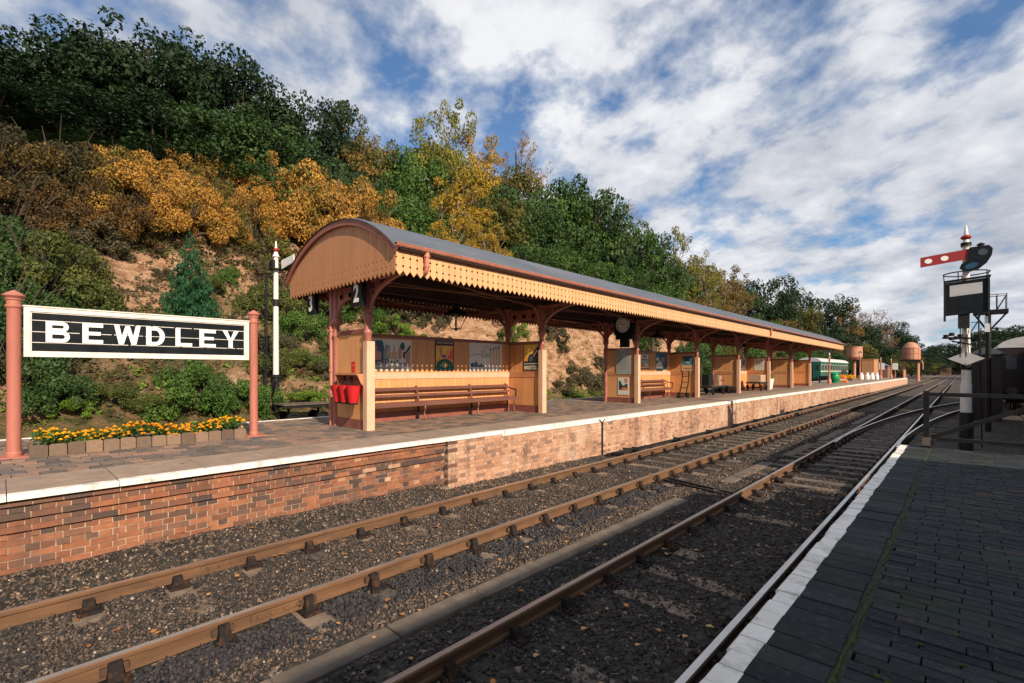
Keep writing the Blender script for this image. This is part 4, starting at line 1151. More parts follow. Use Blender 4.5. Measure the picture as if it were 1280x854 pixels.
# benches
def bench(y0, y1, legs, label):
    t = thing('bench', label, 'bench', (-9.9, y0, PL))
    for x0, x1 in ((-9.80, -9.70), (-9.92, -9.82), (-10.04, -9.94)):
        m = M(); m.box(x0, x1, y0, y1, 1.325, 1.36); part('seat_slat', m, 'bench_paint', t)
    m = M(); m.box(-9.70, -9.675, y0, y1, 1.26, 1.36); part('seat_rail', m, 'bench_paint', t)
    for z0, z1, x in ((1.63, 1.71, -10.06), (1.48, 1.545, -10.03)):
        m = M(); m.box(x, x+.028, y0, y1, z0, z1); part('back_slat', m, 'bench_paint', t)
    for y in legs:
        m = M()
        m.tube([(-9.72, y, 1.32), (-9.70, y, 1.20), (-9.735, y, 1.08), (-9.70, y, .92), (-9.67, y, .90)], [.022, .026, .017, .022, .028], 8); part('leg', m, 'bench_paint', t)
        m = M(); m.tube([(-10.0, y, 1.32), (-9.98, y, 1.15), (-10.02, y, .90)], [.028, .024, .03], 8); part('leg', m, 'black_iron', t)
        m = M(); m.bar((-9.98, y, 1.32), (-10.09, y, 1.74), .05, .045); m.bar((-10.02, y, 1.315), (-9.7, y, 1.315), .04, .03); part('back_support', m, 'bench_paint', t)
    for y in (y0+.02, y1-.02):
        m = M(); m.tube([(-10.07, y, 1.60), (-9.98, y, 1.62), (-9.85, y, 1.58), (-9.74, y, 1.57), (-9.70, y, 1.55), (-9.69, y, 1.50), (-9.71, y, 1.36)], .02, 8)
        m.lathe([(.02, -.03), (.036, 0), (.02, .03)], (-9.70, y, 1.56), 8, 'y'); part('arm', m, 'black_iron', t)
bench(5.45, 11.0-.48, [5.6, 7.2, 9.0, 10.45], 'long brown slatted bench below the three posters in the nearest shelter')
bench(17.2, 21.1, [17.3, 18.9, 20.9], 'shorter brown bench in the shelter under the station clock')

# ================================================================ SIGNS, POSTERS, CLOCK, BUCKETS
def flat(t, x, y0, y1, z0, z1, mat, name, px=.004, parent=None, poly=None):
    m = M()
    if poly: m.prism([(y0+(y1-y0)*a, z0+(z1-z0)*b) for a, b in poly], 'x', x, x+px)
    else: m.box(x, x+px, y0, y1, z0, z1)
    return part(name, m, mat, t)
def wordmesh(t, txt, size, loc, axis, mat, name='lettering', sx=1, bold=0.0, ext=.0015):
    """flat lettering; axis 'x' faces +X (reads along +Y), 'y' faces -Y (reads along +X)"""
    me = text_mesh(txt, size, bold, ext)
    o = org_of(t)
    for v in me.vertices:
        a, b, c = v.co
        v.co = (loc[0]+c-o[0], loc[1]+a*sx-o[1], loc[2]+b-o[2]) if axis == 'x' else (loc[0]+a*sx-o[0], loc[1]-c-o[1], loc[2]+b-o[2])
    me.materials.clear(); me.materials.append(MATS[mat]); me.name = name
    return link(name, me, t)
PX = BX+.016
def poster_x(y0, y1, z0, z1, label, border, art, frame=None):
    t = thing('poster', label, 'poster', (PX, y0, z0))
    flat(t, PX, y0, y1, z0, z1, frame or border, 'backing', .006)
    k = 0
    for mt, poly in art:
        k += 1; flat(t, PX+.006+.0008*k, y0, y1, z0, z1, mt, 'picture', .001, poly=poly)
    return t
def rc(a, b, c, d): return [(a, c), (b, c), (b, d), (a, d)]
def bl(cx, cy, rx, ry, n=10, w=.15, s=0):
    r_ = random.Random(s); return [(cx+rx*math.cos(2*math.pi*i/n)*(1+r_.uniform(-w, w)), cy+ry*math.sin(2*math.pi*i/n)*(1+r_.uniform(-w, w))) for i in range(n)]
art = [('print_sky', rc(.03, .97, .15, .97)), ('print_grey', rc(.03, .97, .15, .26)), ('print_blue', [(.03, .26), (.40, .36), (.40, .62), (.30, .7), (.26, .95), (.12, .96), (.03, .93)]), ('print_rose', [(.06, .3), (.22, .34), (.22, .6), (.13, .62), (.12, .8), (.06, .8)]),
       ('print_grey', [(.28, .36), (.44, .40), (.44, .80), (.33, .84), (.28, .6)]), ('print_tan', [(.37, .45), (.42, .46), (.42, .72), (.37, .70)]), ('print_rose', rc(.53, .56, .44, .8)), ('print_tan', [(.46, .38), (.62, .38), (.62, .58), (.54, .66), (.46, .55)]), ('print_rose', [(.66, .38), (.74, .38), (.74, .72), (.68, .78), (.64, .6)]),
       ('print_green', bl(.76, .80, .06, .13, 10, .2, 3)), ('print_green', bl(.80, .5, .03, .14, 8, .2, 4)), ('print_rose', [(.84, .18), (.96, .18), (.96, .7), (.84, .52)]), ('print_dark', [(.80, .56), (.96, .86), (.96, .74), (.84, .54)]), ('print_cream', [(.36, .16), (.70, .16), (.60, .30), (.5, .36), (.40, .30)])]
art += [('print_dark', bl(.1+.075*i, .30+.015*math.sin(i*2), .025, .05, 7, .3, i)) for i in range(8)]+[('print_cream', bl(.42+.06*i, .33, .02, .03, 7, .3, 20+i)) for i in range(3)]+[('print_dark', rc(.1+.06*i, .14+.06*i, .07, .10)) for i in range(6)]+[('print_dark', rc(.55+.05*i, .58+.05*i, .07, .10)) for i in range(4)]
poster_x(5.98, 7.10, 2.12, 2.88, 'wide framed poster of a busy old town street, nearest on the shelter wall', 'print_cream', art)
art = [('print_orange', rc(.05, .95, .03, .84)), ('print_yellow', [(.3, .45), (.45, .84), (.82, .84)]), ('print_red', [(.62, .42), (.95, .36), (.95, .80)]), ('print_yellow', [(.05, .3), (.25, .5), (.1, .8), (.05, .8)]), ('print_purple', [(.24, .74), (.30, .52), (.40, .44), (.56, .44), (.56, .5), (.44, .54), (.36, .52), (.28, .72)]),
       ('print_green', [(.03, .03)]+[(.5+.47*math.cos(R(170-160*i/10)), .10+.30*math.sin(R(170-160*i/10))) for i in range(11)]+[(.97, .03)]), ('print_yellow', bl(.5, .19, .15, .09, 14, 0)), ('print_green', bl(.5, .19, .11, .065, 12, 0)), ('print_tan', bl(.52, .19, .06, .045, 7, .3, 9))]
t = poster_x(7.84, 8.49, 2.12, 2.92, 'tall orange and dark green poster with a black heading, middle of three', 'print_dark', art)
wordmesh(t, 'WESTWARD HO', .075, (PX+.012, 8.165, 2.865), 'x', 'print_cream', sx=1.0)
art = [('print_sky', rc(.0, 1, .0, 1)), ('print_sky', rc(.02, .98, .13, .98)), ('print_grey', [(.02, .55), (.3, .60), (.5, .5), (.5, .47), (.3, .57), (.02, .52)])]
art += [('print_tan', rc(.62+.085*i, .66+.085*i, .16, .72+.035*i)) for i in range(4)]+[('print_dark', rc(.605+.085*i, .64+.085*i, .72+.03*i, .80+.035*i)) for i in range(4)]
ring = arc(.52, .72, .10, 40, 320, 12)+arc(.52, .72, .085, 320, 40, 12)
art += [('print_grey', [(a, .72+(b-.72)*1.6) for a, b in ring]), ('print_mint', bl(.53, .54, .07, .07, 9, .15, 5)), ('print_rose', rc(.36, .38, .45, .72)), ('print_blue', [(.02, .13), (.02, .24), (.10, .28), (.14, .22), (.18, .36), (.24, .22), (.30, .19), (.36, .27), (.40, .17), (.46, .13)]), ('print_dark', bl(.05, .06, .02, .03, 7, 0)), ('print_dark', bl(.94, .06, .02, .03, 7, 0))]+[('print_grey', rc(.2+.07*i, .24+.07*i, .05, .075)) for i in range(7)]
poster_x(9.05, 10.37, 2.12, 2.93, 'wide pale poster of a tall viaduct above dark fir trees', 'print_cream', art)
art = [('print_tan', rc(.06, .94, .06, .94)), ('print_cream', rc(.14, .86, .62, .86)), ('print_mint', bl(.5, .45, .28, .16, 8, .2, 2)), ('print_rose', bl(.3, .25, .12, .12, 8, .2, 3)), ('print_cream', bl(.68, .25, .14, .1, 8, .2, 4)), ('print_dark', rc(.2, .8, .56, .60)), ('print_blue', bl(.5, .76, .18, .06, 8, .2, 6))]
poster_x(18.81, 19.75, 2.20, 2.90, 'small dark framed picture of crests above the bench under the clock', 'brown_paint', art)
art = [('print_teal', rc(0, 1, .12, 1)), ('print_cream', [(.03, .15), (.62, .15), (.66, .3), (.5, .4), (.55, .55), (.42, .5), (.34, .62), (.2, .45), (.03, .4)]), ('print_cream', bl(.16, .66, .13, .1, 9, .1, 5)), ('print_rose', bl(.62, .66, .16, .14, 9, .2, 7)), ('print_green', bl(.56, .85, .22, .08, 9, .2, 8)), ('print_blue', [(.7, .15), (1, .15), (1, .7), (.85, .5)]), ('print_dark', rc(.03, .62, .02, .10))]
poster_x(20.32, 21.45, 2.09, 2.94, 'teal and white railway poster beside the small framed picture', 'print_cream', art)
art = [('print_blue', [(.1, .3), (.4, .3), (.35, .9), (.1, .95)]), ('print_teal', bl(.6, .6, .2, .25, 9, .3, 5)), ('print_tan', bl(.7, .3, .12, .1, 9, .2, 5)), ('print_dark', rc(.2, .8, .06, .1))]
poster_x(32.0, 33.25-.5, 2.15, 2.95, 'blue figure poster on the third shelter back wall', 'print_sky', art)
def panel_y(x0, x1, z0, z1, y, label, art, mat, name='poster', cat='poster', dy=.024):
    t = thing(name, label, cat, (x0, y, z0)); yy = y-dy
    m = M(); m.box(x0, x1, yy-.008, yy, z0, z1); part('backing', m, mat, t)
    for k, (mt, poly) in enumerate(art):
        m = M(); m.prism([(x0+(x1-x0)*a, z0+(z1-z0)*b) for a, b in poly][::-1], 'y', yy-.0098-.0008*k, yy-.0085-.0008*k); part('picture', m, mt, t)
    return t
Y2 = YK[1]
t = panel_y(-9.56, -8.97, 2.12, 2.92, Y2, 'poster of a dark steam locomotive under an orange sky with BRISTOL below', [('print_yellow', rc(.04, .96, .24, .96)), ('print_orange', rc(.04, .96, .24, .5)), ('print_dark', [(.04, .24), (.96, .24), (.96, .88), (.86, .86), (.8, .78), (.7, .76), (.62, .62), (.42, .6), (.32, .5), (.3, .36), (.04, .34)]), ('print_sky', rc(.04, .96, .245, .27)), ('print_grey', bl(.5, .44, .09, .07, 10, 0)), ('print_dark', bl(.5, .44, .06, .045, 10, 0)), ('print_tan', [(.66, .5), (.9, .7), (.9, .74), (.66, .54)])], 'print_dark')
wordmesh(t, 'BRISTOL', .155, (-9.265, Y2-.0385, 2.205), 'y', 'print_cream', sx=.9, bold=.003)
Y3 = YK[2]
t = panel_y(-9.73, -9.11, 1.99, 2.985, Y3, 'tall grey timetable board on the shelter end below the clock', [('print_grey', rc(.08, .92, .06+.0*0, .075)), ('print_cream', bl(.35, .9, .06, .03, 8, .1, 2))]+[('print_grey', rc(.1, .9-.1*(i % 3), .16+.05*i, .168+.05*i)) for i in range(14)], 'notice_grey', 'notice_board', 'notice board', .034)
panel_y(-9.67, -9.20, 1.20, 1.86, Y3, 'white bordered poster of an orange sunset garden under the timetable board', [('print_sky', rc(.1, .9, .26, .95)), ('print_rose', rc(.6, .9, .7, .95)), ('print_green', [(.1, .28), (.9, .28), (.9, .62), (.72, .66), (.58, .52), (.4, .58), (.25, .8), (.1, .82)]), ('print_red', [(.3, .28), (.9, .28), (.8, .38), (.6, .44), (.4, .42)]), ('print_orange', bl(.72, .36, .13, .05, 8, .2, 3)), ('print_dark', bl(.3, .5, .12, .1, 8, .3, 8))], 'print_sky')
panel_y(-9.59, -8.99, 2.10, 2.88, YK[3], 'blue seascape poster on the far end of the second shelter', [('print_teal', rc(.05, .95, .38, .92)), ('print_blue', rc(.05, .95, .7, .92)), ('print_dark', bl(.45, .62, .22, .08, 9, .2, 3)), ('print_mint', bl(.5, .52, .2, .05, 9, .2, 4)), ('print_dark', rc(.2, .7, .14, .17))], 'print_tan')
panel_y(-9.70, -9.09, 2.15, 2.92, YK[5], 'plain pale notice on the far end of the third shelter', [('print_grey', rc(.15, .85-.1*(i % 2), .14+.09*i, .155+.09*i)) for i in range(8)], 'paper', 'notice', 'notice')
# red plate, rack and fire buckets
Yp = YK[0]
panel_y(-9.50, -9.36, 2.08, 2.31, Yp, 'small red rectangular plate fixed above the fire buckets', [('print_red', rc(.15, .85, .2, .3)), ('print_red', rc(.15, .85, .55, .8))], 'red_paint', 'wall_plate', 'sign', .019)
t = thing('bucket_rack', 'pinkish brown wooden rack with iron hooks carrying the fire buckets', 'bucket rack', (-9.3, Yp-.05, 1.9))
m = M(); m.box(-9.86, -8.96, Yp-.060, Yp-.046, 1.80, 2.03); part('backboard', m, 'brown_paint', t)
m = M(); m.box(-9.88, -8.94, Yp-.22, Yp-.046, 2.03, 2.055); part('shelf', m, 'gable_paint', t)
for x in (-8.955, -9.875):
    m = M(); m.prism([(Yp-.2, 2.03), (Yp-.061, 2.03), (Yp-.061, 1.80), (Yp-.12, 1.86)], 'x', x-.012, x+.012); part('end_piece', m, 'gable_paint', t)
hx = (-9.72, -9.43, -9.10)
for x in hx:
    m = M(); m.tube([(x, Yp-.06, 1.96), (x, Yp-.15, 1.95), (x, Yp-.17, 1.92), (x, Yp-.15, 1.89)], .009, 6); m.box(x-.05, x+.05, Yp-.066, Yp-.0605, 1.90, 2.0); part('hook', m, 'black_iron', t)
for x, lb in zip(hx, ('red fire bucket hanging leftmost on the rack', 'red fire bucket hanging in the middle of the rack', 'red fire bucket hanging closest to the cream corner post')):
    c = (x, Yp-.20, 1.44)
    t = thing('fire_bucket', lb, 'bucket', c, 'red fire buckets')
    m = M(); n = 20; prof = [(.085, 0), (.088, .012), (.145, .36), (.152, .365), (.152, .375), (.143, .372)]
    m.lathe(prof[:5], c, n); m.v = m.v; part('body', m, 'red_paint', t, smooth='auto')
    m = M(); m.lathe([(.092, -.012), (.094, .02)], c, n); part('base_ring', m, 'black_iron', t)
    m = M(); pts = [(x+.152*math.cos(R(a)), c[1]+.0+(-.0)*math.sin(R(a)), 1.44+.36+.155*math.sin(R(a))) for a in range(0, 181, 15)]; m.tube(pts, .007, 6); part('handle', m, 'black_iron', t)
# platform number signs
def numsign(x0, x1, z0, z1, y, n, label):
    t = thing('platform_number_sign', label, 'sign', ((x0+x1)/2, y, z1), 'platform number signs')
    m = M(); m.box(x0, x1, y-.05, y+.05, z0, z1); part('board', m, 'black_paint', t)
    m = M(); m.box(x0+.08, x0+.1, y-.01, y+.01, z1, z1+.16); m.box(x1-.1, x1-.08, y-.01, y+.01, z1, z1+.16); part('hanger', m, 'black_iron', t)
    wordmesh(t, n, .50, ((x0+x1)/2, y-.0525, (z0+z1)/2), 'y', 'letter_white', sx=.80, bold=.018)
numsign(-9.07, -8.66, 3.42, 3.90, 4.93, '2', 'black hanging sign with white number 2 beside the front column')
numsign(-11.12, -10.74, 3.42, 3.88, 4.93, '3', 'black hanging sign with white number 3 under the rear of the arch')
# clock
t = thing('station_clock', 'round white faced clock in a black case hanging under the canopy', 'clock', (-9.25, 15.95, 3.84))
c = (-9.25, 15.93, 3.84)
m = M(); m.box(-9.66, -8.84, 15.96, 16.14, 3.46, 4.05); m.box(-9.6, -8.9, 15.97, 16.13, 3.30, 3.46); part('case', m, 'black_paint', t)
m = M(); m.box(-9.42, -9.08, 15.98, 16.12, 3.0, 3.30); part('trunk', m, 'black_paint', t)
m = M(); m.lathe([(.36, .03), (.36, -.01), (.33, -.05), (.30, -.05), (.29, -.02)], (c[0], 15.95, c[2]), 28, 'y'); part('bezel', m, 'black_paint', t, smooth='auto')
m = M(); m.lathe([(.29, 0), (.29, .008)], (c[0], 15.895, c[2]), 28, 'y'); part('dial', m, 'letter_white', t)
for k in range(12):
    a = R(90-30*k); rr = .225; num = ('XII', 'I', 'II', 'III', 'IIII', 'V', 'VI', 'VII', 'VIII', 'IX', 'X', 'XI')[k]
    me = text_mesh(num, .085, .002, .001); o_ = org_of(t); ca, sa = math.cos(a-R(90)), math.sin(a-R(90))
    for v in me.vertices:
        x, y, z = v.co; x *= .8; x, y = x*ca-y*sa, x*sa+y*ca
        v.co = (c[0]+rr*math.cos(a)+x-o_[0], 15.8925-z-o_[1], c[2]+rr*math.sin(a)+y-o_[2])
    me.materials.clear(); me.materials.append(MATS['print_dark']); me.name = 'numeral'; link('numeral', me, t)
for ang, L, w_ in ((148, .16, .020), (175-210+0, .23, .013)):
    pass
for nm, ang, L, w_ in (('hour_hand', 84, .15, .022), ('minute_hand', 300, .23, .014)):
    a = R(90-ang); d = Vector((math.cos(a), 0, math.sin(a))); p0 = Vector((c[0], 15.886 if nm[0] == 'h' else 15.882, c[2])); m = M(); m.bar(p0-d*.04, p0+d*L, .003, w_) if False else m.prism([(c[0]+d.x*q-d.z*s*w_/2, c[2]+d.z*q+d.x*s*w_/2) for q, s in ((-.04, -1), (-.04, 1), (L, .4), (L, -.4))], 'y', p0.y-.001, p0.y+.001)
    part(nm, m, 'print_dark', t)
# hanging gas lanterns
def lantern(y, label):
    t = thing('hanging_lantern', label, 'lantern', (XC, y, 3.2), 'lanterns hanging under the canopy')
    m = M(); s, b = .20, .085; z0, z1 = 3.20, 3.56
    cs = [(-1, -1), (1, -1), (1, 1), (-1, 1)]
    for i, (a, c_) in enumerate(cs):
        m.bar((XC+a*b, y+c_*b, z0), (XC+a*s, y+c_*s, z1), .014)
        a2, c2 = cs[(i+1) % 4]; m.bar((XC+a*s, y+c_*s, z1), (XC+a2*s, y+c2*s, z1), .016); m.bar((XC+a*b, y+c_*b, z0), (XC+a2*b, y+c2*b, z0), .016)
    m.lathe([(.02, -.05), (.05, -.01), (.09, 0), (.09, .015)], (XC, y, z0), 8); part('frame', m, 'black_iron', t)
    m = M(); v = [(XC+a*s*1.1, y+c_*s*1.1, z1+.01) for a, c_ in cs]+[(XC+a*.07, y+c_*.07, z1+.16) for a, c_ in cs]
    m.add(v, [(0, 1, 5, 4), (1, 2, 6, 5), (2, 3, 7, 6), (3, 0, 4, 7), (4, 5, 6, 7), (3, 2, 1, 0)]); m.lathe([(.06, 0), (.06, .06), (.085, .07), (.03, .12), (.012, .15)], (XC, y, z1+.16), 10); part('cap', m, 'black_iron', t)
    m = M(); m.tube([(XC, y, 3.84), (XC, y, 4.08)], .014, 8)
    m.tube([(XC, y-.24, 3.50), (XC, y-.25, 3.62), (XC, y-.16, 3.88), (XC, y, 3.95), (XC, y+.16, 3.88), (XC, y+.25, 3.62), (XC, y+.24, 3.50)], .010, 6); part('hanger', m, 'black_iron', t)
    m = M(); m.lathe([(.012, .0), (.03, .05), (.04, .11), (.02, .15)], (XC, y, z0+.02), 10); m.tube([(XC, y, z0+.15), (XC, y, z1)], .008, 6); part('burner', m, 'letter_white', t)
for y, l in ((8.06, 'lantern hanging above the three posters of the nearest shelter'), (19.3, 'lantern hanging over the bench under the canopy beyond the clock'), (30.3, 'lantern hanging beyond the suitcase barrow under the canopy'), (41.4, 'farthest lantern hanging near the far end of the canopy')):
    lantern(y, l)

# ================================================================ STATION NAME BOARD
t = thing('station_name_board', 'long black station name board reading BEWDLEY between two pink posts', 'sign', (-9.75, .15, PL))
def sign_post(x, y, nm):
    m = M(); r_ = .076 if y < 1 else .070
    m.lathe([(r_*1.15, .9), (r_*1.15, .96), (r_, .98), (r_*.97, 2.98), (r_*1.02, 3.0), (r_*1.22, 3.02), (r_*1.22, 3.045), (r_*1.02, 3.055), (r_*1.02, 3.11), (r_*1.2, 3.12), (r_*1.2, 3.14), (r_*1.62, 3.175), (r_*1.62, 3.187), (r_*.9, 3.225), (r_*.15, 3.258), (.004, 3.262)], (x, y, 0), 24)
    o = part('post', m, 'post_paint', t, smooth='auto'); auto(o, 22)
    m = M(); m.box(x-.17, x+.17, y-.17, y+.17, .898, .915); part('base_plate', m, 'post_paint', t)
sign_post(-9.78, .13, 0); sign_post(-9.72, 3.26, 1)
bx = -9.735; ya, yb, za, zb = .225, 3.175, 2.32, 3.035
pl = [(2.385, 2.525), (2.53, 2.68), (2.685, 2.845), (2.85, 2.975)]
for a, b in pl:
    m = M(); m.box(bx-.03, bx+.002, ya+.06, yb-.06, a, b); part('plank', m, 'black_paint', t)
for z in (2.5275, 2.6825, 2.8475):
    m = M()
    y = ya+.07
    while y < yb-.08:
        L = rng.uniform(.03, .30); m.box(bx-.005, bx+.003, y, min(y+L, yb-.07), z-.0035-rng.uniform(0, .002), z+.0035+rng.uniform(0, .002)); y += L+rng.choice((.0, .004, .03))
    part('chipped_paint_line', m, 'white_paint', t)
for a, b, c, d in ((ya, yb, za, za+.065), (ya, yb, zb-.065, zb), (ya, ya+.065, za+.065, zb-.065), (yb-.065, yb, za+.065, zb-.065)):
    m = M(); m.box(bx-.04, bx+.028, a, b, c, d)
    part('frame', m, 'white_paint', t)
for a, b, c, d in ((ya+.067, yb-.067, za+.067, za+.082), (ya+.067, yb-.067, zb-.082, zb-.067), (ya+.067, ya+.082, za+.084, zb-.084), (yb-.082, yb-.067, za+.084, zb-.084)):
    m = M(); m.box(bx-.004, bx+.014, a, b, c, d); part('bead', m, 'white_paint', t)
m = M(); m.box(bx-.045, bx+.04, ya-.01, yb+.01, zb, zb+.018); part('cap_moulding', m, 'white_paint', t)
zl, zh = 2.535, 2.842; H_ = zh-zl
def letter(ch, y0, y1):
    w = y1-y0; s = .068; m = M(); X0, X1 = bx+.003, bx+.014
    kk = [0]
    def P(pts): kk[0] += 1; m.prism(pts, 'x', X0, X1+.0003*(kk[0] % 9))
    def rect(a, b, c, d): P([(y0+a, zl+c), (y0+b, zl+c), (y0+b, zl+d), (y0+a, zl+d)])
    if ch == 'B':
        rect(0, s, 0, H_)
        for (c0, c1) in ((0, H_*.56), (H_*.50, H_)):
            h = c1-c0; r_ = h/2; cx_ = w-r_-(.012 if c0 > 0 else 0); ir = r_-s*.80
            rect(s, cx_, c0, c0+s*.80); rect(s, cx_, c1-s*.80, c1)
            o_ = arc(y0+cx_, zl+c0+r_, r_, -90, 90, 9); i_ = arc(y0+cx_, zl+c0+r_, ir, -90, 90, 9)
            for k in range(9): P([o_[k], o_[k+1], i_[k+1], i_[k]])
    elif ch == 'D':
        rect(0, s, 0, H_); cx_ = w-H_*.42
        rect(s, cx_, 0, s*.85); rect(s, cx_, H_-s*.85, H_)
        ro, ri = (H_*.42, H_/2), (H_*.42-s, H_/2-s*.85)
        for k in range(12):
            a0, a1 = R(-90+15*k), R(-75+15*k); q = lambda rr, a: (y0+cx_+rr[0]*math.cos(a), zl+H_/2+rr[1]*math.sin(a))
            P([q(ro, a0), q(ro, a1), q(ri, a1), q(ri, a0)])
    elif ch == 'E':
        rect(0, s, 0, H_); rect(s, w, 0, s*.85); rect(s, w, H_-s*.85, H_); rect(s, w*.88, H_/2-s*.40, H_/2+s*.40)
    elif ch == 'L': rect(0, s, 0, H_); rect(s, w, 0, s*.85)
    elif ch == 'W':
        q = w; 
        def st(a, b, z0, z1, t_): P([(y0+a-t_/2, zl+z0), (y0+a+t_/2, zl+z0), (y0+b+t_/2, zl+z1), (y0+b-t_/2, zl+z1)])
        st(q*.27, q*.10, 0, H_, .062); st(q*.27, q*.50, 0, H_*.96, .055); st(q*.73, q*.50, 0, H_*.96, .055); st(q*.73, q*.90, 0, H_, .062)
    elif ch == 'Y':
        c_ = w/2; P([(y0+c_-s/2, zl), (y0+c_+s/2, zl), (y0+c_+s/2, zl+H_*.48), (y0+c_-s/2, zl+H_*.48)])
        P([(y0+c_-s/2, zl+H_*.42), (y0+c_+s*.2, zl+H_*.42), (y0+s*1.1, zh), (y0, zh)]); P([(y0+c_-s*.2, zl+H_*.42), (y0+c_+s/2, zl+H_*.42), (y0+w, zh), (y0+w-s*1.1, zh)])
    o = part('letter', m, 'letter_white', t)
for ch, (a, b) in zip('BEWDLEY', [(.45, .71), (.85, 1.09), (1.22, 1.56), (1.63, 1.88), (2.03, 2.27), (2.38, 2.63), (2.74, 3.0)]): letter(ch, a, b)

# flower bed with marigolds edged in tiles
t = thing('flower_bed', 'tile edged bed of orange and yellow marigolds below the station name board', 'flower bed', (-9.7, 1.6, PL))
ysx = np.linspace(.27, 3.06, 15)
for a, b in zip(ysx, ysx[1:]):
    m = M(); h = 1.075+rng.uniform(-.006, .006); x = -9.50+rng.uniform(-.006, .006)
    m.prism([(a+.006, .9), (b-.006, .9), (b-.006, h-.02), (b-.03, h), (a+.03, h), (a+.006, h-.02)], 'x', x-.045, x); part('edging_tile', m, 'kerb_tile', t)
for i in range(3):
    m = M(); a = -9.55-.17*i; m.box(a-.165, a-.004, .275, .315, .9, 1.07+rng.uniform(-.005, .005)); part('edging_tile', m, 'kerb_tile', t)
m = M(); m.box(-10.05, -9.545, .32, 3.06, .9, 1.04); part('soil', m, 'soil', t)
def foliage_np(cent, rad, n, size, seed, flat=.0, tint=None, squash=1):
    """leaf quads scattered through ellipsoids; returns V, F(count), tints"""
    r = np.random.RandomState(seed); K = len(cent); cent = np.asarray(cent, float); rad = np.asarray(rad, float)
    if rad.ndim == 1: rad = np.repeat(rad[:, None], 3, 1)
    vol = rad.prod(1)**(2/3.); idx = r.choice(K, n, p=vol/vol.sum())
    d = r.normal(size=(n, 3)); d /= np.linalg.norm(d, axis=1)[:, None]
    rr = r.uniform(.35, 1.0, n)**.5
    P = cent[idx]+d*rad[idx]*rr[:, None]
    nrm = d*.7+r.normal(size=(n, 3))*.6+np.array([0, 0, .35]); nrm /= np.linalg.norm(nrm, axis=1)[:, None]
    t1 = np.cross(nrm, r.normal(size=(n, 3))); t1 /= np.linalg.norm(t1, axis=1)[:, None]; t2 = np.cross(nrm, t1)
    s = size*(.45+1.15*r.beta(1.5, 2.2, n))[:, None]
    a, b = t1*s, t2*s*.62
    V = np.stack([P-a, P-b*1+a*.1, P+a, P+b+a*.1], 1).reshape(-1, 3)
    F = np.arange(n*4).reshape(n, 4)
    ct = r.beta(2, 2, K) if tint is None else np.full(K, tint)
    tt = np.clip(ct[idx]*.62+.38*r.beta(2, 2, n)+r.normal(size=n)*.04, 0.01, .99)
    return V, F, tt
r = np.random.RandomState(5); n = 150
cy = r.uniform(.36, 3.02, n); cxx = r.uniform(-10.0, -9.56, n); cz = 1.08+r.uniform(0, .09, n)+.04*np.sin(cy*5)
V, F, tt = foliage_np(np.stack([cxx, cy, cz], 1), np.full((n, 3), .085), 7000, .022, 3)
link('foliage', mesh_np('foliage', V-np.array([-9.7, 1.6, PL]), F, ['leaf_bush'], tt), t, kind='stuff')
V = []; F = []; T_ = []; k = 0
for i in range(300):
    y = r.uniform(.30, 3.05); x = r.uniform(-10.0, -9.50); z = 1.17+.04*math.sin(y*5)+r.uniform(-.05, .075)
    if x > -9.56: z -= .05
    rr = r.uniform(.018, .034); tn = .1+.8*(math.sin(y*2.1+1)*.5+.5)*r.uniform(.4, 1)
    for lay in range(3):
        R0 = rr*(1-.25*lay); zz2 = z+rr*.28*lay; m_ = 9
        for j in range(m_):
            a = 2*math.pi*(j+.5*lay)/m_; w_ = 2*math.pi/m_*.55
            V += [(x, y, zz2+rr*.22), (x+R0*math.cos(a-w_), y+R0*math.sin(a-w_), zz2), (x+R0*1.15*math.cos(a), y+R0*1.15*math.sin(a), zz2-rr*.25), (x+R0*math.cos(a+w_), y+R0*math.sin(a+w_), zz2)]
            F.append((k, k+1, k+2, k+3)); k += 4; T_.append(min(.99, max(.01, tn+r.uniform(-.1, .1))))
link('marigold_heads', mesh_np('marigold_heads', np.array(V)-np.array([-9.7, 1.6, PL]), F, ['leaf_petal'], T_), t, kind='stuff')
# ================================================================ THINGS ON THE ISLAND PLATFORM
def wheel(m, c, r, w, axis='x', n=14):
    m.lathe([(r, -w/2), (r, w/2)], c, n, axis)
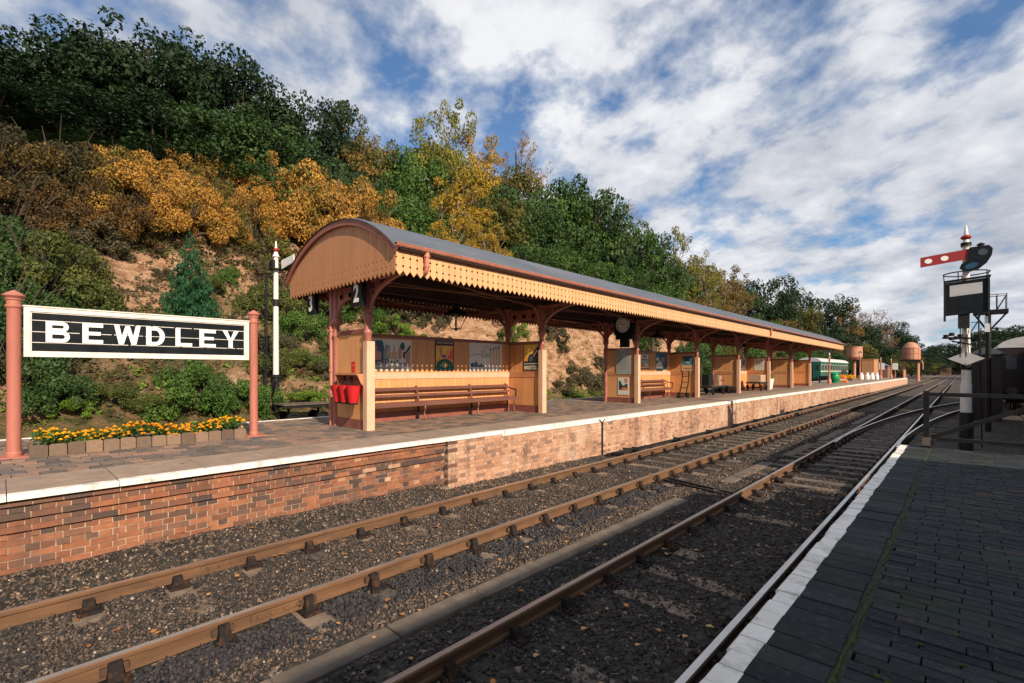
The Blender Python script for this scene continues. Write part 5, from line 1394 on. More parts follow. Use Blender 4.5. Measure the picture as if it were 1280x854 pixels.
# black sack truck leaning beside the second shelter bench
t = thing('sack_truck', 'black iron sack truck leaning against the end of the second shelter', 'sack truck', (-9.15, 21.2, PL))
m = M()
for x in (-9.32, -9.02): m.tube([(x, 20.95, .98), (x, 21.25, 1.6), (x, 21.32, 2.0), (x, 21.22, 2.1)], .028, 8)
for z in (1.1, 1.35, 1.6, 1.85): m.bar((-9.32, 20.98+(z-.98)*.42, z), (-9.02, 20.98+(z-.98)*.42, z), .05, .03)
part('frame', m, 'black_iron', t)
m = M(); m.box(-9.36, -8.98, 20.65, 20.98, .95, .98); part('toe_plate', m, 'black_iron', t)
for x in (-9.38, -8.96):
    m = M(); wheel(m, (x, 21.05, 1.02), .13, .05); part('wheel', m, 'black_iron', t)
def barrow(x, y, L, w_, h, label, rot=0, handle=True, n=None):
    t = thing('platform_barrow', label, 'barrow', (x, y, PL), n); t.rotation_euler.z = R(rot)
    def P(nm, m, mat): o = link(nm, m.mesh(nm, (0, 0, 0), (mat,)), t); return o
    m = M()
    for i in range(6): m.box(-w_/2, w_/2, -L/2+i*L/6+.005, -L/2+(i+1)*L/6-.005, h-.03, h)
    P('deck', m, 'soot_wood')
    m = M(); m.box(-w_/2-.01, -w_/2+.06, -L/2, L/2, h-.11, h-.03); m.box(w_/2-.06, w_/2+.01, -L/2, L/2, h-.11, h-.03); m.box(-w_/2, w_/2, -L/2-.03, -L/2+.03, h-.10, h-.032); m.box(-w_/2, w_/2, L/2-.03, L/2+.03, h-.10, h-.032); P('frame', m, 'black_iron')
    for yy in (-L*.36, L*.36):
        for xx in (-w_/2+.02, w_/2-.02):
            m = M(); m.lathe([(h*.36, -.02), (h*.36, .02), (h*.28, .021), (h*.28, -.021)], (xx, yy, h*.36), 14, 'x')
            for k in range(6):
                a = math.pi*k/3; m.bar((xx, yy, h*.36), (xx, yy+h*.3*math.cos(a), h*.36+h*.3*math.sin(a)), .02)
            P('wheel', m, 'black_iron')
        m = M(); m.bar((-w_/2, yy, h*.36), (w_/2, yy, h*.36), .035); m.bar((0, yy, h*.36), (0, yy, h-.1), .05); P('axle', m, 'black_iron')
    if handle:
        m = M(); m.tube([(-.05, -L/2-.02, h-.08), (-.02, -L/2-.10, h+.45), (0, -L/2-.06, h+1.0)], .022, 8); m.bar((-.18, -L/2-.06, h+1.0), (.18, -L/2-.06, h+1.0), .035); P('handle', m, 'soot_wood')
    return t
barrow(-9.4, 24.75, 1.9, .9, .48, 'four wheeled platform barrow loaded with a black trunk and brown suitcases', 0)
barrow(-9.45, 26.9, .9, .8, .42, 'small barrow behind the one loaded with suitcases', 0, False)
def case(x0, x1, y0, y1, z0, z1, mat, label, nm='suitcase', cat='suitcase'):
    t = thing(nm, label, cat, ((x0+x1)/2, (y0+y1)/2, z0), 'luggage on the barrow')
    m = M(); m.cbox(x0, x1, y0, y1, z0, z1, .02); part('body', m, mat, t)
    m = M()
    for y in (y0+(y1-y0)*.25, y0+(y1-y0)*.75): m.box(x0-.004, x1+.006, y-.02, y+.02, z0+.002, z1+.005)
    part('strap', m, 'black_iron', t)
    m = M(); ym = (y0+y1)/2; m.tube([(x1+.005, ym-.08, (z0+z1)/2), (x1+.035, ym-.06, (z0+z1)/2), (x1+.035, ym+.06, (z0+z1)/2), (x1+.005, ym+.08, (z0+z1)/2)], .01, 6); part('handle', m, 'black_iron', t)
case(-9.75, -9.1, 23.85, 24.35, PL+.48, PL+1.02, 'black_iron', 'black travelling trunk at the near end of the barrow', 'trunk', 'trunk')
case(-9.7, -9.05, 24.42, 24.95, PL+.48, PL+.78, 'leather', 'dark brown suitcase lying beside the black trunk')
case(-9.68, -9.1, 24.45, 24.9, PL+.785, PL+1.0, 'leather', 'brown leather suitcase stacked on top in the middle of the barrow')
case(-9.7, -9.02, 25.0, 25.36, PL+.48, PL+.98, 'box_card', 'tan suitcase standing on the barrow beside the red brown one')
case(-9.7, -9.02, 25.38, 25.68, PL+.48, PL+1.0, 'leather_red', 'red brown suitcase at the far end of the barrow')
barrow(-9.15, 31.6, 1.5, .8, .55, 'dark barrow carrying a pale crate under the pale notice', 0, False)
t = thing('crate', 'pale buff crate sitting on the dark barrow', 'crate', (-9.15, 31.6, PL+.56))
for z in (0, .14, .28):
    m = M(); m.box(-9.5, -8.8, 31.1, 32.1, PL+.56+z, PL+.56+z+.13); part('plank', m, 'box_card', t)
t = thing('sack_truck', 'sack truck standing against the back wall of the third shelter', 'sack truck', (-9.8, 29.6, PL))
m = M()
for x in (-9.95, -9.65): m.bar((x, 29.55, .98), (x, 29.75, 2.0), .04)
for z in (1.2, 1.5, 1.8): m.bar((-9.95, 29.6+(z-1)*.2, z), (-9.65, 29.6+(z-1)*.2, z), .04)
part('frame', m, 'soot_wood', t)
for x in (-10.0, -9.6):
    m = M(); wheel(m, (x, 29.6, 1.02), .12, .04); part('wheel', m, 'black_iron', t)
# chairs / weighing machine in the last shelter
t = thing('weighing_machine', 'dark red weighing machine standing in the farthest shelter', 'weighing machine', (-9.6, 40.6, PL))
m = M(); m.box(-9.9, -9.4, 40.3, 41.0, .9, 1.08); part('plate', m, 'black_iron', t)
m = M(); m.box(-9.85, -9.65, 40.55, 40.75, 1.08, 2.0); part('pillar', m, 'leather_red', t)
m = M(); m.lathe([(.22, 0), (.22, .08)], (-9.75, 40.6, 2.15), 16, 'y'); part('dial', m, 'letter_white', t)
# planter boxes with plants between the shelters
def tub(x, y, mat, label, s=1.0, leafm='leaf_lime2'):
    t = thing('planter_tub', label, 'planter', (x, y, PL))
    m = M(); m.lathe([(.22*s, 0), (.28*s, .38*s), (.29*s, .38*s), (.29*s, .42*s)], (x, y, .9), 14); part('tub', m, mat, t, smooth='auto')
    V, F, tt = foliage_np([(0, 0, .55*s), (.12, .1, .5*s), (-.1, -.12, .5*s)], [.26*s, .2*s, .2*s], 600, .05, int(x*7+y*3) % 99+1)
    link('foliage', mesh_np('foliage', V, F, [leafm], tt), t)
tub(-9.6, 35.2, 'letter_white', 'white tub with a pale green plant beyond the third shelter', 1.6)
tub(-10.2, 47.0, 'soot_wood', 'wooden tub with a leafy plant at the far end of the canopy', 1.2, 'leaf_bush')
# lamp posts
def lamp_post(x, y, h, label):
    t = thing('lamp_post', label, 'lamp post', (x, y, PL), 'pink painted platform lamp posts')
    m = M(); m.lathe([(.17, 0), (.17, .35), (.11, .42), (.085, .5), (.07, h-.3), (.10, h-.26), (.10, h-.2), (.05, h-.12), (.05, h)], (x, y, .9), 12); part('post', m, 'gutter_paint', t, smooth='auto')
    m = M(); m.bar((x-.3, y, .9+h-.15), (x+.3, y, .9+h-.15), .03); part('ladder_bar', m, 'black_iron', t)
    m = M(); s = .16; b = .09; z0, z1 = .9+h, .9+h+.34
    for a, c_ in ((-1, -1), (1, -1), (1, 1), (-1, 1)): m.bar((x+a*b, y+c_*b, z0), (x+a*s, y+c_*s, z1), .02)
    v = [(x+a*s*1.15, y+c_*s*1.15, z1) for a, c_ in ((-1, -1), (1, -1), (1, 1), (-1, 1))]+[(x, y, z1+.22)]
    m.add(v, [(0, 1, 4), (1, 2, 4), (2, 3, 4), (3, 0, 4), (3, 2, 1, 0)]); part('lantern_frame', m, 'black_iron', t)
    m = M(); m.lathe([(.05, .04), (.07, .3)], (x, y, z0), 8); part('globe', m, 'letter_white', t)
lamp_post(-9.2, 53.8, 2.65, 'pink lamp post just beyond the far end of the canopy')
lamp_post(-9.9, 78.0, 3.3, 'pink lamp post in front of the small round water tank')
lamp_post(-9.1, 92.0, 2.9, 'pink lamp post beyond the orange timber hut')
lamp_post(-8.6, 101.0, 2.9, 'pink lamp post nearest the big water tower')
# green covered machine, orange barrier, flower trough, churns, timber hut
t = thing('covered_barrel', 'bright green rounded barrel standing by the pink lamp post', 'barrel', (-9.4, 57.0, PL))
m = M(); m.lathe([(.36, 0), (.44, .25), (.46, .55), (.42, .8), (.30, 1.0), (.1, 1.1), (.02, 1.12)], (-9.35, 57.2, .92), 18); part('body', m, 'green_plastic', t, smooth='auto')
m = M()
for z in (.25, .8): m.lathe([(.455 if z < .5 else .43, 0), (.455 if z < .5 else .43, .05)], (-9.35, 57.2, .92+z), 18)
part('hoop', m, 'black_iron', t)
t = thing('hand_cart', 'small dark hand cart beside the green barrel', 'cart', (-9.9, 55.6, PL))
m = M(); m.box(-10.3, -9.6, 55.2, 56.2, 1.2, 1.6); part('body', m, 'black_iron', t)
for x in (-10.35, -9.55):
    m = M(); wheel(m, (x, 55.7, 1.15), .25, .06); part('wheel', m, 'black_iron', t)
t = thing('road_barrier', 'orange plastic barrier lying low beside the green barrel', 'barrier', (-9.3, 60.5, PL))
m = M(); m.prism([(-9.9, .9), (-8.7, .9), (-9.0, 1.5), (-9.6, 1.5)], 'y', 60.2, 60.9); part('panel', m, 'orange_thing', t)
m = M(); m.box(-9.7, -8.9, 60.195, 60.2, 1.1, 1.25); part('stripe', m, 'letter_white', t)
t = thing('flower_trough', 'long trough of yellow flowers beyond the canopy', 'flower trough', (-10.6, 72, PL))
m = M(); m.box(-11.6, -9.9, 71.6, 72.6, .9, 1.15); part('trough', m, 'soot_wood', t)
V, F, tt = foliage_np([(-.8+.3*i, 0, .42) for i in range(6)], [.3]*6, 900, .07, 5); link('flowers', mesh_np('flowers', V, F, ['leaf_petal'], tt), t)
mc = M(); mc.lathe([(.24, 0), (.26, .5), (.15, .72), (.15, .86), (.18, .88), (.18, .95)], (0, 0, 0), 12); chm = mc.mesh('milk_churn', mats=('letter_white',)); 
for i, (x, y, l) in enumerate(((-10.3, 82.5, 'leftmost white milk churn before the orange hut'), (-9.7, 83.0, 'second white milk churn in the row before the orange hut'), (-9.2, 83.4, 'third white milk churn in the row before the orange hut'), (-8.8, 84.5, 'white milk churn closest to the orange hut wall'))):
    o = link('milk_churn', chm, None, (x, y, PL)); o['label'] = l; o['category'] = 'milk churn'; o['group'] = 'white churns standing before the hut'
def clad_hut(nm, label, x0, x1, y0, y1, z0, z1, mat, n, cat='hut', roofm='slate_roof', rh=.0):
    t = thing(nm, label, cat, ((x0+x1)/2, (y0+y1)/2, z0))
    for i in range(n):
        a, b = x0+(x1-x0)*i/n, x0+(x1-x0)*(i+1)/n
        m = M(); m.box(a+.01, b-.01, y0-.02, y0, z0, z1); part('board', m, mat, t)
    k = max(2, int((y1-y0)/((x1-x0)/n)))
    for i in range(k):
        a, b = y0+(y1-y0)*i/k, y0+(y1-y0)*(i+1)/k
        m = M(); m.box(x1, x1+.02, a+.01, b-.01, z0, z1); part('board', m, mat, t)
    m = M(); m.box(x0+.02, x1-.002, y0+.002, y1, z0, z1-.01); part('wall', m, mat, t)
    m = M()
    if rh: xm = (x0+x1)/2; m.prism([(x0-.2, z1-.02), (x1+.2, z1-.02), (xm, z1+rh)], 'y', y0-.25, y1+.25)
    else: m.box(x0-.06, x1+.08, y0-.08, y1+.06, z1, z1+.08)
    part('roof', m, roofm, t)
    return t
clad_hut('timber_hut', 'orange brown boarded hut standing near the far end of the island platform', -10.75, -9.3, 86.2, 91.0, .9, 3.75, 'tan_wood', 8, roofm='tan_wood')
# water towers
t = thing('water_tower', 'smaller copper coloured round water tank on a single column', 'water tower', (-13.2, 97, 0))
m = M(); m.lathe([(.8, 4.0), (1.15, 4.35), (1.15, 6.0), (1.2, 6.02), (1.2, 6.1), (1.1, 6.1), (1.05, 5.95)], (-13.1, 97, 0), 28); part('tank', m, 'copper_tank', t, smooth='auto')
m = M(); m.lathe([(.4, 0), (.3, .6), (.24, 1), (.24, 3.6), (.5, 3.9), (1.1, 3.92)], (-13.1, 97, 0), 16); part('column', m, 'copper_tank', t, smooth='auto')
m = M(); m.tube([(-13.1, 95.6, 3.9), (-12.2, 95.6, 3.8), (-11.8, 95.6, 3.5), (-11.8, 95.6, 2.4)], .1, 8); part('water_pipe', m, 'black_iron', t)
t = thing('water_tower', 'larger copper coloured water tank with a domed top at the platform end', 'water tower', (-8.3, 136, 0))
m = M(); m.lathe([(1.55, 4.5), (1.6, 4.55), (1.6, 7.0), (1.65, 7.02), (1.65, 7.12)], (-8.2, 136.5, 0), 32); part('tank', m, 'copper_tank', t, smooth='auto')
m = M(); m.lathe([(1.5, 7.12), (1.1, 7.8), (.8, 8.15), (.4, 8.32), (.05, 8.36)], (-8.2, 136.5, 0), 32); part('dome', m, 'copper_tank', t, smooth='auto')
for z in (4.62, 5.8, 6.95):
    m = M(); m.lathe([(1.6, 0), (1.63, .02), (1.63, .08), (1.6, .1)], (-8.2, 136.5, z), 32); part('band', m, 'leather_red', t)
for k in range(10):
    a = R(36*k); m = M(); m.bar((-8.2+1.61*math.cos(a), 136.5+1.61*math.sin(a), 4.6), (-8.2+1.61*math.cos(a), 136.5+1.61*math.sin(a), 7.0), .06); part('seam', m, 'copper_tank', t)
m = M(); m.box(-10.3, -6.1, 134.4, 138.6, 4.2, 4.5); part('deck', m, 'black_iron', t)
for dx, dy in ((-1.2, -1.2), (1.2, -1.2), (1.2, 1.2), (-1.2, 1.2)):
    m = M(); m.lathe([(.3, 0), (.22, .5), (.2, 4.2)], (-8.2+dx, 136.5+dy, -.2), 10); part('leg', m, 'copper_tank', t)
m = M(); m.tube([(-6.6, 134.6, 4.3), (-6.3, 134.0, 4.2), (-6.1, 133.6, 3.6), (-6.1, 133.6, 2.4)], .12, 8); part('water_pipe', m, 'copper_tank', t)
# brick lineside wall and small buildings at the far end
t = thing('boundary_wall', 'pale boarded fence wall behind the green coach', 'wall', (-17.0, 90, 0))
for i in range(26):
    m = M(); y = 76+i*1.1; m.box(-16.55, -16.4, y, y+1.06, -.2, 2.55+rng.uniform(-.03, .03)); part('panel', m, 'soot_wood' if i % 5 else 'box_card', t)
t = clad_hut('lineside_hut', 'small brown hut with a pale gable in front of the trees at the line end', -9.0, -4.6, 352, 362, -.3, 4.2, 'hut_brick', 6, rh=2.2)
t = clad_hut('lineside_hut', 'low brick hut beside the foot of the big water tower', -14, -10.6, 118, 124, -.3, 3.0, 'hut_brick', 7, rh=.9)
for k, (x, y) in enumerate(((-9.3, 95.5), (-7.8, 97.5))):
    t = thing('notice_post', ('white headed notice post beyond the orange hut', 'short striped notice post near the end of the island platform')[k], 'sign', (x, y, PL))
    m = M(); m.tube([(x, y, .9), (x, y, 3.0)], .05, 8); part('post', m, 'gutter_paint', t)
    m = M(); m.box(x-.35, x+.35, y-.09, y-.05, 2.3, 3.3); part('board', m, 'letter_white', t)
    for z in (2.55, 2.8, 3.05):
        m = M(); m.box(x-.25, x+.2, y-.094, y-.0905, z-.02, z+.03); part('text_line', m, 'print_grey', t)

# coaches
def coach(x0, x1, y0, y1, label, bodym, roofm, lower, winm='glass_dark', nwin=12, end=True, stripe=None):
    t = thing('railway_coach', label, 'railway coach', ((x0+x1)/2, y0, 0)); xm, hw = (x0+x1)/2, (x1-x0)/2; L = y1-y0
    m = M(); m.box(x0, x1, y0, y1, 1.0, 3.30); part('body', m, bodym, t)
    m = M(); r0 = hw+.04; pts = [(xm+r0*math.cos(R(a)), 3.30+.58*math.sin(R(a))) for a in range(0, 181, 12)]; m.prism(pts, 'y', y0-.03, y1+.03); part('roof', m, roofm, t, smooth='auto')
    m = M(); m.box(x0+.15, x1-.15, y0+.3, y1-.3, .62, 1.0); part('underframe', m, 'black_iron', t)
    for yb in (y0+2.2, y1-2.2):
        m = M(); m.box(x0+.3, x1-.3, yb-1.3, yb+1.3, .42, .75); part('bogie', m, 'black_iron', t)
        for dy in (-.95, .95):
            for xx in (xm-.74, xm+.74):
                m = M(); m.lathe([(.46, -.06), (.46, .06)], (xx, yb+dy, .46), 18, 'x'); part('wheel', m, 'black_iron', t)
    for sx, xx in ((-1, x0), (1, x1)):
        for i in range(nwin):
            yy = y0+L*(i+.25)/nwin; wl = L/nwin*.55
            m = M(); m.box(xx+min(0, sx*.012), xx+max(0, sx*.012), yy, yy+wl, 2.15, 2.95); f = part('window', m, 'print_cream' if bodym == 'coach_green' else 'brown_paint', t)
            m = M(); m.box(xx+min(sx*.0125, sx*.018), xx+max(sx*.0125, sx*.018), yy+.05, yy+wl-.05, 2.2, 2.9); part('pane', m, winm, f)
        if stripe:
            m = M(); m.box(xx+min(0, sx*.006), xx+max(0, sx*.006), y0+.02, y1-.02, 1.98, 2.06); part('waist_line', m, stripe, t)
    for yy, s in ((y0, -1), (y1, 1)):
        m = M(); m.box(xm-.45, xm+.45, min(yy, yy+s*.28), max(yy, yy+s*.28), 1.05, 3.1); part('corridor_connection', m, 'black_iron', t)
        for dx in (-.88, .88):
            m = M(); m.lathe([(.06, 0), (.06, s*.4), (.2, s*.41), (.2, s*.45)], (xm+dx, yy, 1.1), 12, 'y'); part('buffer', m, 'black_iron', t)
            m = M(); m.box(xm+dx-.2, xm+dx+.2, min(yy, yy+s*.01), max(yy, yy+s*.01), 2.2, 2.85); part('end_window', m, winm, t)
    return t
coach(-15.95, -13.35, 72.5, 93.0, 'green and cream passenger coach with a white roof behind the island platform', 'coach_green', 'grey_roof', 0, nwin=11, stripe='print_cream')
coach(1.36, 4.06, 35.4, 55.0, 'dark brown coach with a grey roof on the siding at the right edge', 'coach_dark', 'grey_roof', 0, nwin=10)
coach(2.25, 4.95, 11.2, 32.0, 'unseen brown coach added to shade the tracks beyond the foreground platform end', 'coach_dark', 'grey_roof', 0, nwin=12)  # stands out of view, put in to cast shade over the tracks
# barrow / permanent way trolley and semaphore on the far side
t = thing('trolley', 'flat black four wheeled trolley standing beyond the far track by the white signal post', 'trolley', (-21.2, 9.0, 0))
m = M()
for i in range(7): m.box(-21.5, -20.4, 8.0+i*.3, 8.0+i*.3+.29, .66, .72)
o = part('deck', m, 'soot_wood', t)
m = M(); m.box(-21.45, -21.35, 8, 10.1, .54, .66); m.box(-20.55, -20.45, 8, 10.1, .54, .66); part('frame', m, 'black_iron', t)
for y in (8.4, 9.7):
    for x in (-21.45, -20.45):
        m = M(); m.lathe([(.25, -.04), (.25, .04), (.18, .041), (.18, -.041)], (x, y, .12), 16, 'x'); part('wheel', m, 'black_iron', t)
    m = M(); m.bar((-21.5, y, .12), (-20.4, y, .12), .06); m.bar((-20.95, y, .12), (-20.95, y, .55), .08); part('axle', m, 'black_iron', t)
t = thing('semaphore_signal', 'tall white semaphore signal post on the far side below the hillside', 'railway signal', (-22.3, 9.0, 0))
sx, sy = -22.36, 8.42
m = M(); m.lathe([(.125, 1.8), (.12, 3.0), (.10, 7.0), (.09, 7.2)], (sx, sy, 0), 12); part('post', m, 'white_paint', t, smooth='auto')
m = M(); m.lathe([(.26, -.1), (.24, .1), (.16, .3), (.15, 1.8), (.2, 1.82), (.2, 1.95)], (sx, sy, 0), 12); part('base', m, 'black_iron', t)
m = M(); m.lathe([(.14, 5.0), (.14, 5.3)], (sx, sy, 0), 12); part('band', m, 'black_iron', t)
m = M(); m.lathe([(.15, 7.2), (.09, 7.35), (.06, 7.5), (.03, 7.9)], (sx, sy, 0), 10); part('finial', m, 'white_paint', t)
m = M(); m.lathe([(.08, 7.42), (.12, 7.5), (.08, 7.58)], (sx, sy, 0), 10); part('finial_ball', m, 'signal_red', t)
m = M(); m.prism([(sx+.2, 6.65), (sx+1.5, 6.78), (sx+1.5, 7.1), (sx+.2, 7.05)], 'y', sy+.16, sy+.19); part('arm', m, 'letter_white', t)
m = M(); m.box(sx-.1, sx+.3, sy-.25, sy-.14, 6.6, 7.0); m.lathe([(.32, 6.62), (.32, 6.66)], (sx, sy, 0), 14); part('lamp_case', m, 'black_iron', t)
m = M()
for z in (2.1, 5.0, 5.9): m.bar((sx, sy, z-.4), (sx-.9 if z > 3 else sx+1.3, sy-.5, z-.4), .05)
m.tube([(sx-.35, sy-.3, 0), (sx-.3, sy-.25, 6.4)], .03, 6); m.tube([(sx-.6, sy-.3, 0), (sx-.5, sy-.25, 6.4)], .03, 6)
for k in range(20): m.bar((sx-.35, sy-.3, .3+k*.3), (sx-.6, sy-.3, .3+k*.3), .025)
part('ladder', m, 'black_iron', t)

# ================================================================ RIGHT HAND SIDE
# railings across the end of the foreground platform
t = thing('platform_railing', 'black iron railing with diagonal brace across the end of the foreground platform', 'railing', (-.43, 10.12, PL))
for x in (-.42, 1.75):
    m = M(); m.box(x-.035, x+.035, 10.06, 10.13, .9, 1.80); m.box(x-.06, x+.06, 10.03, 10.155, .9, .93); part('post', m, 'black_iron' if x > 0 else 'black_iron', t)
m = M(); m.box(-.465, -.375, 10.05, 10.145, .93, 1.06); part('post_sleeve', m, 'concrete', t)
m = M(); m.bar((-.385, 10.095, 1.745), (3.2, 10.095, 1.745), .035, .06); part('rail', m, 'black_iron', t)
m = M(); m.bar((-.30, 10.095, 1.045), (3.2, 10.095, 1.045), .035, .06); part('rail', m, 'black_iron', t)
m = M(); m.bar((-.36, 10.15, 1.06), (.98, 10.15, 1.72), .03, .06); part('brace', m, 'black_iron', t)
# semaphore signal
S = (.075, 18.6)
t = thing('semaphore_signal', 'red armed semaphore signal with a white diamond plate beyond the railing', 'railway signal', (S[0], S[1], 0))
sx, sy = S
m = M(); m.lathe([(.125, .95), (.12, 1.75), (.10, 1.8), (.095, 2.3), (.085, 3.3), (.075, 5.6)], (sx, sy, 0), 16); part('post', m, 'white_paint', t, smooth='auto')
m = M(); m.lathe([(.16, -.25), (.16, .90), (.135, .95)], (sx, sy, 0), 16); part('base', m, 'black_iron', t, smooth='auto')
m = M(); m.lathe([(.115, 2.15), (.115, 2.30)], (sx, sy, 0), 16); part('band', m, 'black_iron', t, smooth='auto')
m = M(); m.lathe([(.115, 5.62), (.115, 5.72)], (sx, sy, 0), 14); part('band', m, 'black_iron', t, smooth='auto')
m = M(); m.lathe([(.10, 5.60), (.10, 5.621)], (sx, sy, 0), 12); m.lathe([(.08, 5.72), (.06, 5.78), (.05, 5.95), (.045, 6.0), (.02, 6.2), (.005, 6.22)], (sx, sy, 0), 12); part('finial', m, 'white_paint', t, smooth='auto')
m = M(); m.lathe([(.03, 5.79), (.10, 5.83), (.12, 5.87), (.10, 5.91), (.03, 5.95)], (sx, sy, 0), 14); part('finial_ball', m, 'signal_red', t, smooth='auto')
# arm in the plane across the track, slightly turned to the viewer
def W(u, z, d=0):
    """point on the plane through the post facing the camera platform: u across, d towards the viewer"""
    return (sx+u*.985, sy-d+u*.17, z)
def plate(pts, d0, d1, m):
    n = len(pts); v = [W(a, b, d0) for a, b in pts]+[W(a, b, d1) for a, b in pts]
    m.add(v, [tuple(range(n-1, -1, -1)), tuple(range(n, 2*n))]+[(i, (i+1) % n, (i+1) % n+n, i+n) for i in range(n)]); return m
m = plate([(-.98, 5.11), (.06, 5.23), (.06, 5.51), (-.98, 5.39)], .16, .18, M()); part('arm', m, 'signal_red', t)
m = M()
for u, z in ((-.80, 5.27), (-.45, 5.31)): plate([(u+.085*math.cos(R(a)), z+.07*math.sin(R(a))) for a in range(0, 360, 24)], .181, .186, m)
part('arm_spots', m, 'letter_white', t)
m = plate([(.04, 5.20), (-.10, 5.10), (-.14, 4.98), (-.05, 4.90), (.08, 4.87), (.25, 4.92), (.42, 5.08), (.52, 5.28), (.54, 5.46), (.46, 5.56), (.06, 5.54)], .17, .21, M()); part('spectacle_plate', m, 'black_paint', t)
m = plate([(.11+.14*math.cos(R(a))*1.0, 5.03+.075*math.sin(R(a))+.25*.14*math.cos(R(a))) for a in range(0, 360, 20)], .211, .218, M()); part('lens', m, 'lens_blue', t)
m = plate([(.34+.10*math.cos(R(a)), 5.38+.09*math.sin(R(a))) for a in range(0, 360, 20)], .211, .218, M()); part('lens', m, 'glass_dark', t)
m = M(); m.lathe([(.07, 0), (.07, .08), (.1, .09), (.03, .14)], W(.3, 5.52, .1), 10); part('lamp_top', m, 'black_iron', t)
m = M()
ring = [(sx+.48*math.cos(R(a)), sy+.48*math.sin(R(a)), 4.86) for a in range(0, 361, 15)]; m.tube(ring, .017, 6)
for a in (20, 100, 170, 250, 330): m.tube([(sx+.48*math.cos(R(a)), sy+.48*math.sin(R(a)), 4.86), (sx+.46*math.cos(R(a)), sy+.46*math.sin(R(a)), 4.56)], .012, 6)
part('safety_hoop', m, 'black_iron', t)
m = plate([(-.44, 3.66), (.44, 3.74), (.44, 4.66), (-.44, 4.58)], .20, .30, M()); part('stencil_box', m, 'black_paint', t)
m = plate([(-.34, 4.19), (.33, 4.25), (.33, 4.55), (-.34, 4.50)], .301, .306, M()); part('white_panel', m, 'shaded_white', t)
m = plate([(-.47, 4.60), (.50, 4.69), (.50, 4.73), (-.47, 4.64)], .16, .34, M()); plate([(-.47, 3.5), (-.42, 3.5), (-.42, 4.62), (-.47, 4.62)], .31, .34, m); plate([(.44, 3.4), (.48, 3.4), (.48, 4.68), (.44, 4.68)], .31, .34, m); part('box_frame', m, 'black_iron', t)
m = plate([(-.17, 3.30), (.07, 3.30), (.07, 3.70), (-.17, 3.70)], .16, .26, M()); part('lamp_case', m, 'black_iron', t)
m = M()
for u in (-.12, .0, .3):
    m.tube([W(u, 3.3, .2), W(u, 2.5, .18)], .012, 6)
for u, z in ((-.42, 3.05), (-.3, 3.1), (-.2, 3.0), (-.3, 2.98), (-.12, 3.05)): m.lathe([(.06, 0), (.06, .09)], W(u, z, .16), 10)
m.bar(W(-.5, 3.05, .16), W(.12, 3.02, .16), .05); m.bar(W(-.3, 2.95, .16), W(.1, 2.85, .16), .04); m.tube([W(.35, 4.0, .15), W(.25, 3.5, .12), W(.1, 3.2, .1)], .014, 6)
part('mechanism', m, 'black_iron', t)
m = plate([(-.39, 2.46), (0, 2.27), (.39, 2.46), (0, 2.65)], .17, .185, M()); part('diamond_plate', m, 'shaded_white', t)
m = M()
for u, z in ((0, 2.6), (0, 2.32)): m.lathe([(.012, 0), (.012, -.01)], W(u, z, .19), 8, 'y')
part('bolt', m, 'black_iron', t)
m = M()
for q in (-.14, .14): m.tube([(sx+.2+q, sy+.8, -.1), (sx+.1+q, sy+.35, 4.6)], .016, 6)
for k in range(15): z = .2+k*.3; f = (z+.1)/4.7; m.bar((sx+.06-.1*f+.0, sy+.8-.45*f, z), (sx+.34-.1*f, sy+.8-.45*f, z), .016)
part('ladder', m, 'black_iron', t)
# second bracket signal with a balcony, and dark cabin behind
t = thing('bracket_signal', 'dark bracket signal with a railed landing behind the red armed signal', 'railway signal', (.72, 26, 0))
m = M(); m.box(.30, 1.25, 25.5, 26.2, 4.28, 4.42); part('landing', m, 'black_iron', t)
m = M()
for x in (.33, .62, .95, 1.2):
    for y in (25.53, 26.17): m.bar((x, y, 4.42), (x, y, 5.0), .022)
m.bar((.33, 25.53, 4.98), (1.22, 25.53, 4.98), .022); m.bar((.33, 26.17, 4.98), (1.22, 26.17, 4.98), .022); m.bar((.95, 25.53, 4.42), (1.22, 26.17, 5.0), .03)
part('railings', m, 'black_iron', t)
m = M(); m.lathe([(.09, -.2), (.08, 4.28)], (.72, 25.85, 0), 10); m.bar((.35, 25.85, 4.28), (.72, 25.85, 3.6), .06); m.bar((1.2, 25.85, 4.28), (.72, 25.85, 3.6), .06); part('post', m, 'black_iron', t)
m = M(); m.box(.62, .76, 25.7, 25.745, 3.6, 4.2); part('white_plate', m, 'letter_white', t)
clad_hut('signal_cabin', 'dark boarded lineside cabin between the red armed signal and the dark coach', .3, 1.32, 31.5, 35.0, -.3, 2.9, 'coach_dark', 6, cat='cabin', rh=.35)
# station building whose shadow falls across the foreground platform and the nearer track
t = thing('station_building', 'brick station building with a canopy beside the foreground platform', 'building', (6, -4, 0))
m = M(); m.box(5.8, 10.5, -20, 5.3, -.2, 4.6); part('wall', m, 'wall_plain', t)
m = M(); m.prism([(5.4, 4.6), (10.9, 4.6), (8.15, 6.4)], 'y', -20.3, 5.5); part('roof', m, 'slate_roof', t)
m = M(); m.prism([(2.75, 3.60), (5.8, 4.0), (5.8, 4.1), (2.75, 3.70)], 'y', -20, 7.35); part('canopy', m, 'slate_roof', t)
for k in range(60):
    m = M(); y = 7.3-.15*(k+1); m.prism([(a+y+.075, z-.47) for a, z in board_poly(.15, 4.17, 3.78, 3.87, (3.95,))], 'x', 2.73, 2.75); part('valance_board', m, 'cream_paint', t)
m = M(); m.box(2.73, 2.75, -20, -1.72, 3.33, 3.71); part('valance', m, 'cream_paint', t)
for y in (-3, 1.5, 6.2):
    m = M(); m.lathe([(.12, .9), (.08, 1.1), (.08, 3.5), (.12, 3.75)], (4.2, y, 0), 10); part('column', m, 'column_paint', t)
